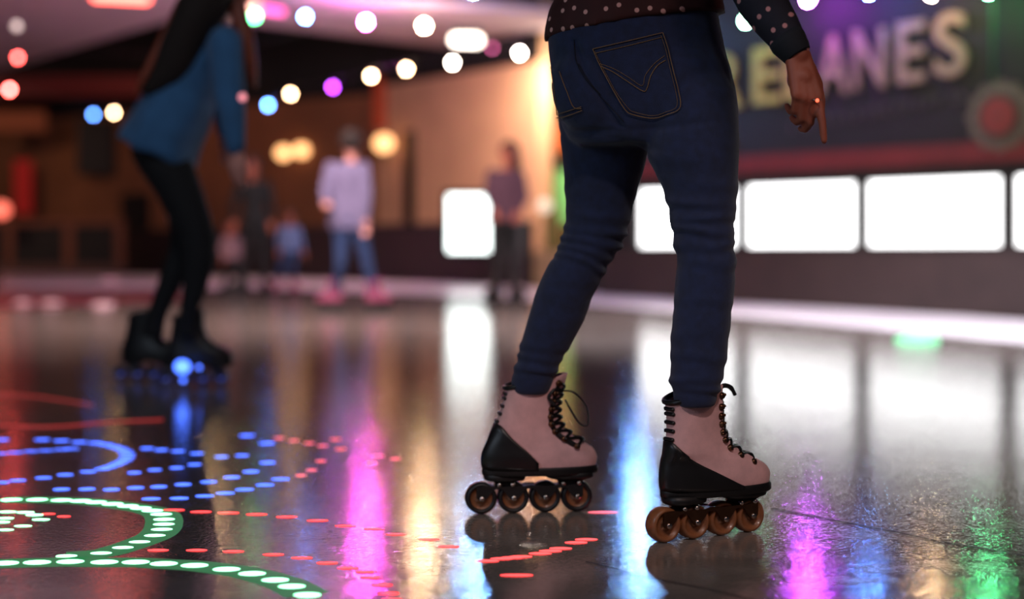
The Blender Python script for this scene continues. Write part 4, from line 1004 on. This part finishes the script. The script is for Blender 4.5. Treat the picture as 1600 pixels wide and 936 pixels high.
# leggings
thigh = [(236, 214, 290), (260, 216, 304), (300, 243, 318), (340, 266, 330), (370, 281, 337), (400, 285, 336), (430, 286, 329), (460, 284, 321), (490, 280, 308), (512, 279, 303), (530, 278, 304)]
back = [(240, 204, 290), (270, 220, 298), (300, 242, 312), (340, 262, 316), (370, 266, 310), (395, 262, 302), (430, 250, 292), (460, 240, 277), (490, 230, 262), (510, 225, 257), (528, 222, 256)]
bm = bmesh.new(); loft(bm, Lp_(thigh, 6.02, .9)); loft(bm, Lp_(back, 6.16, .9)); loft(bm, Lp_([(195, 222, 280), (215, 212, 286), (232, 204, 288), (250, 208, 300), (265, 225, 300)], 6.09, .75))
lg = smoothjoin('leggings', bm, M_blackcloth, .01, r2); lg['label'] = 'black leggings'
# sweater torso: leaning forward, flaring to a tilted hem
def slant(px0, py0, px1, py1, D, dep):
    a = P(px0, py0, D); b = P(px1, py1, D); c = (a+b)/2; h = (b-a)/2
    return [c+h*math.cos(t)+Vector((0, dep, 0))*math.sin(t) for t in [2*PI*i/36 for i in range(36)]]
bm = bmesh.new()
secs = [(184, 216, 302, 268, .21), (187, 207, 306, 259, .225), (205, 178, 318, 225, .205), (226, 148, 330, 190, .18), (246, 118, 338, 155, .175), (268, 85, 350, 118, .18), (292, 58, 366, 88, .17), (318, 40, 368, 60, .12), (330, 30, 360, 42, .06)]
loft(bm, [slant(a, b, c, d_, 6.08, e_) for a, b, c, d_, e_ in secs])
sr2 = P(352, 68, 5.92); er2 = P(358, 150, 5.88); wr2 = P(369, 228, 5.84); sl2 = P(330, 70, 6.28); el2 = P(345, 150, 6.3); wl2 = P(352, 205, 6.25)
chain(bm, [sr2, er2, wr2], [.075, .066, .042], 18); chain(bm, [sl2, el2, wl2], [.07, .055, .04], 18)
def swf(c):
    px = 800+c.x*F/c.y; py = HY-(c.z-HC)*F/c.y
    return .006*math.sin((px*.9+py*.35)*.10+noise.noise(c*5)*3)*max(0, min(1, (py-100)/80))*(1 if px < 325 else .35)
sw_ = union('sweater', bm, M_sweater, .010, None, 6, swf); rel(sw_, r2); sw_['label'] = 'loose blue knit sweater'
# body
bm = bmesh.new(); k1, a1 = P(311, 385, 6.0), P(291, 520, 6.0); k2, a2 = P(284, 385, 6.2), P(240, 520, 6.2)
chain(bm, [P(268, 262, 6.04), P(309, 385, 6.03), P(291, 520, 6.03)], [.05, .034, .017]); chain(bm, [P(258, 262, 6.15), P(282, 372, 6.16), a2], [.05, .036, .022])
capsule(bm, P(255, 218, 6.1), P(330, 80, 6.1), .09, .09); Hc2 = P(352, -22, 6.08); capsule(bm, P(335, 55, 6.08), Hc2, .05, .048)
T2, M2 = add_head(bm, Hc2, (1, .25, -.35), .105)
chain(bm, [sr2, er2, wr2, wr2+(wr2-er2).normalized()*.01], [.045, .035, .024, .024]); chain(bm, [sl2, el2, wl2], [.045, .035, .024])
add_hand(bm, wr2+Vector((0, 0, -.012)), Vector((-.02, -.0, -1)), Vector((-.4, -1, 0)), -1, .95, (.25, .35, .4, .4)); add_hand(bm, wl2, Vector((.1, 0, -1)), Vector((0, 1, 0)), 1, .95, (.3, .35, .4, .4))
rel(union('body', bm, M_skinp, .0055, None, 3), r2); face_parts(T2, M2, .105, r2)
# hair: cap, a wide curtain over the back and a lock in front of the arm
bm = bmesh.new(); ball(bm, T2(0, -.2, .25), .105, .92, 1.02, .95, M2, seg=24)
def curtain(secs, D):
    loft(bm, [[(P(a, b, D)+P(c, d_, D))/2+(P(c, d_, D)-P(a, b, D))/2*math.cos(t)+Vector((0, dep*math.sin(t), 0)) for t in [2*PI*i/28 for i in range(28)]] for a, b, c, d_, dep in secs])
curtain([(300, -50, 372, -40, .09), (290, -25, 372, -15, .12), (280, 0, 362, 8, .13), (268, 30, 340, 45, .12), (254, 58, 318, 80, .10), (244, 82, 302, 110, .08), (236, 105, 284, 130, .06), (226, 128, 258, 144, .04), (216, 143, 232, 150, .02)], 5.93)
hb_ = smoothjoin('hair', bm, M_hair, .010, r2, 5); hb_['label'] = 'long dark hair falling over the back'
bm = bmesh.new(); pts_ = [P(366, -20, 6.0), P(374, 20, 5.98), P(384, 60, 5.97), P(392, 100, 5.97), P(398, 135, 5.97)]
chain(bm, pts_, [.035, .04, .038, .03, .012], 14); smoothjoin('hair_lock', bm, M_hairredlit, .008, r2, 4)['label'] = 'lock of hair with reddish light in its colour'
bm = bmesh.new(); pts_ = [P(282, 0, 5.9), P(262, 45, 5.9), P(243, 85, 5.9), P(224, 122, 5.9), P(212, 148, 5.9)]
chain(bm, pts_, [.016, .02, .02, .018, .008], 12); smoothjoin('hair_lock', bm, M_hairredlit, .008, r2, 4)['label'] = 'outer lock of hair with reddish light in its colour'
sk2 = {'boot': M_black, 'frame': M_rubber, 'wheel': [mat('smoky_wheel', (60, 55, 90), .2, coat=1), M_rubber, glow('blue_wheel_light', (.12, .16, 1), .5)], 'plainwheel': True, 'lace': mat('grey_lace', (110, 95, 90), .7)}
e1 = make_skate(G(262, 604)+Vector((0, .0, 0)), math.radians(6), r2, .01, sk2, detail=False); e1.scale = (1.08, 1.08, 1.08)
e2_ = make_skate(G(190, 596)+Vector((0, .02, 0)), math.radians(-6), r2, .02, sk2, detail=False); e2_.scale = (1.06, 1.06, 1.06)
for p, rr_, sx in ((P(285, 573, 5.86), .028, 1.15), (P(286, 594, 5.86), .009, 1), (P(311, 574, 5.86), .008, 1)):
    bm = bmesh.new(); ball(bm, p, rr_, sx, .6, 1); lo_ = mesh_obj('skate_light', bm, glow('bright_blue_skate_light', (.06, .16, 1), 5)); rel(lo_, r2)
lo_['label'] = 'small blue light on the front skate'

# ------------------------------------------------------------------ world and output look
w = bpy.data.worlds.new('world'); SC.world = w; w.use_nodes = True
bg = w.node_tree.nodes['Background']; bg.inputs[0].default_value = (.35, .4, .6, 1); bg.inputs[1].default_value = .055
SC.view_settings.view_transform = 'Standard'; SC.view_settings.look = 'None'; SC.view_settings.gamma = 1; SC.view_settings.exposure = 0
SC.view_settings.use_curve_mapping = False
SC.cycles.use_denoising = True; SC.cycles.sample_clamp_indirect = 8; SC.cycles.max_bounces = 8
SC.cycles.use_light_tree = True
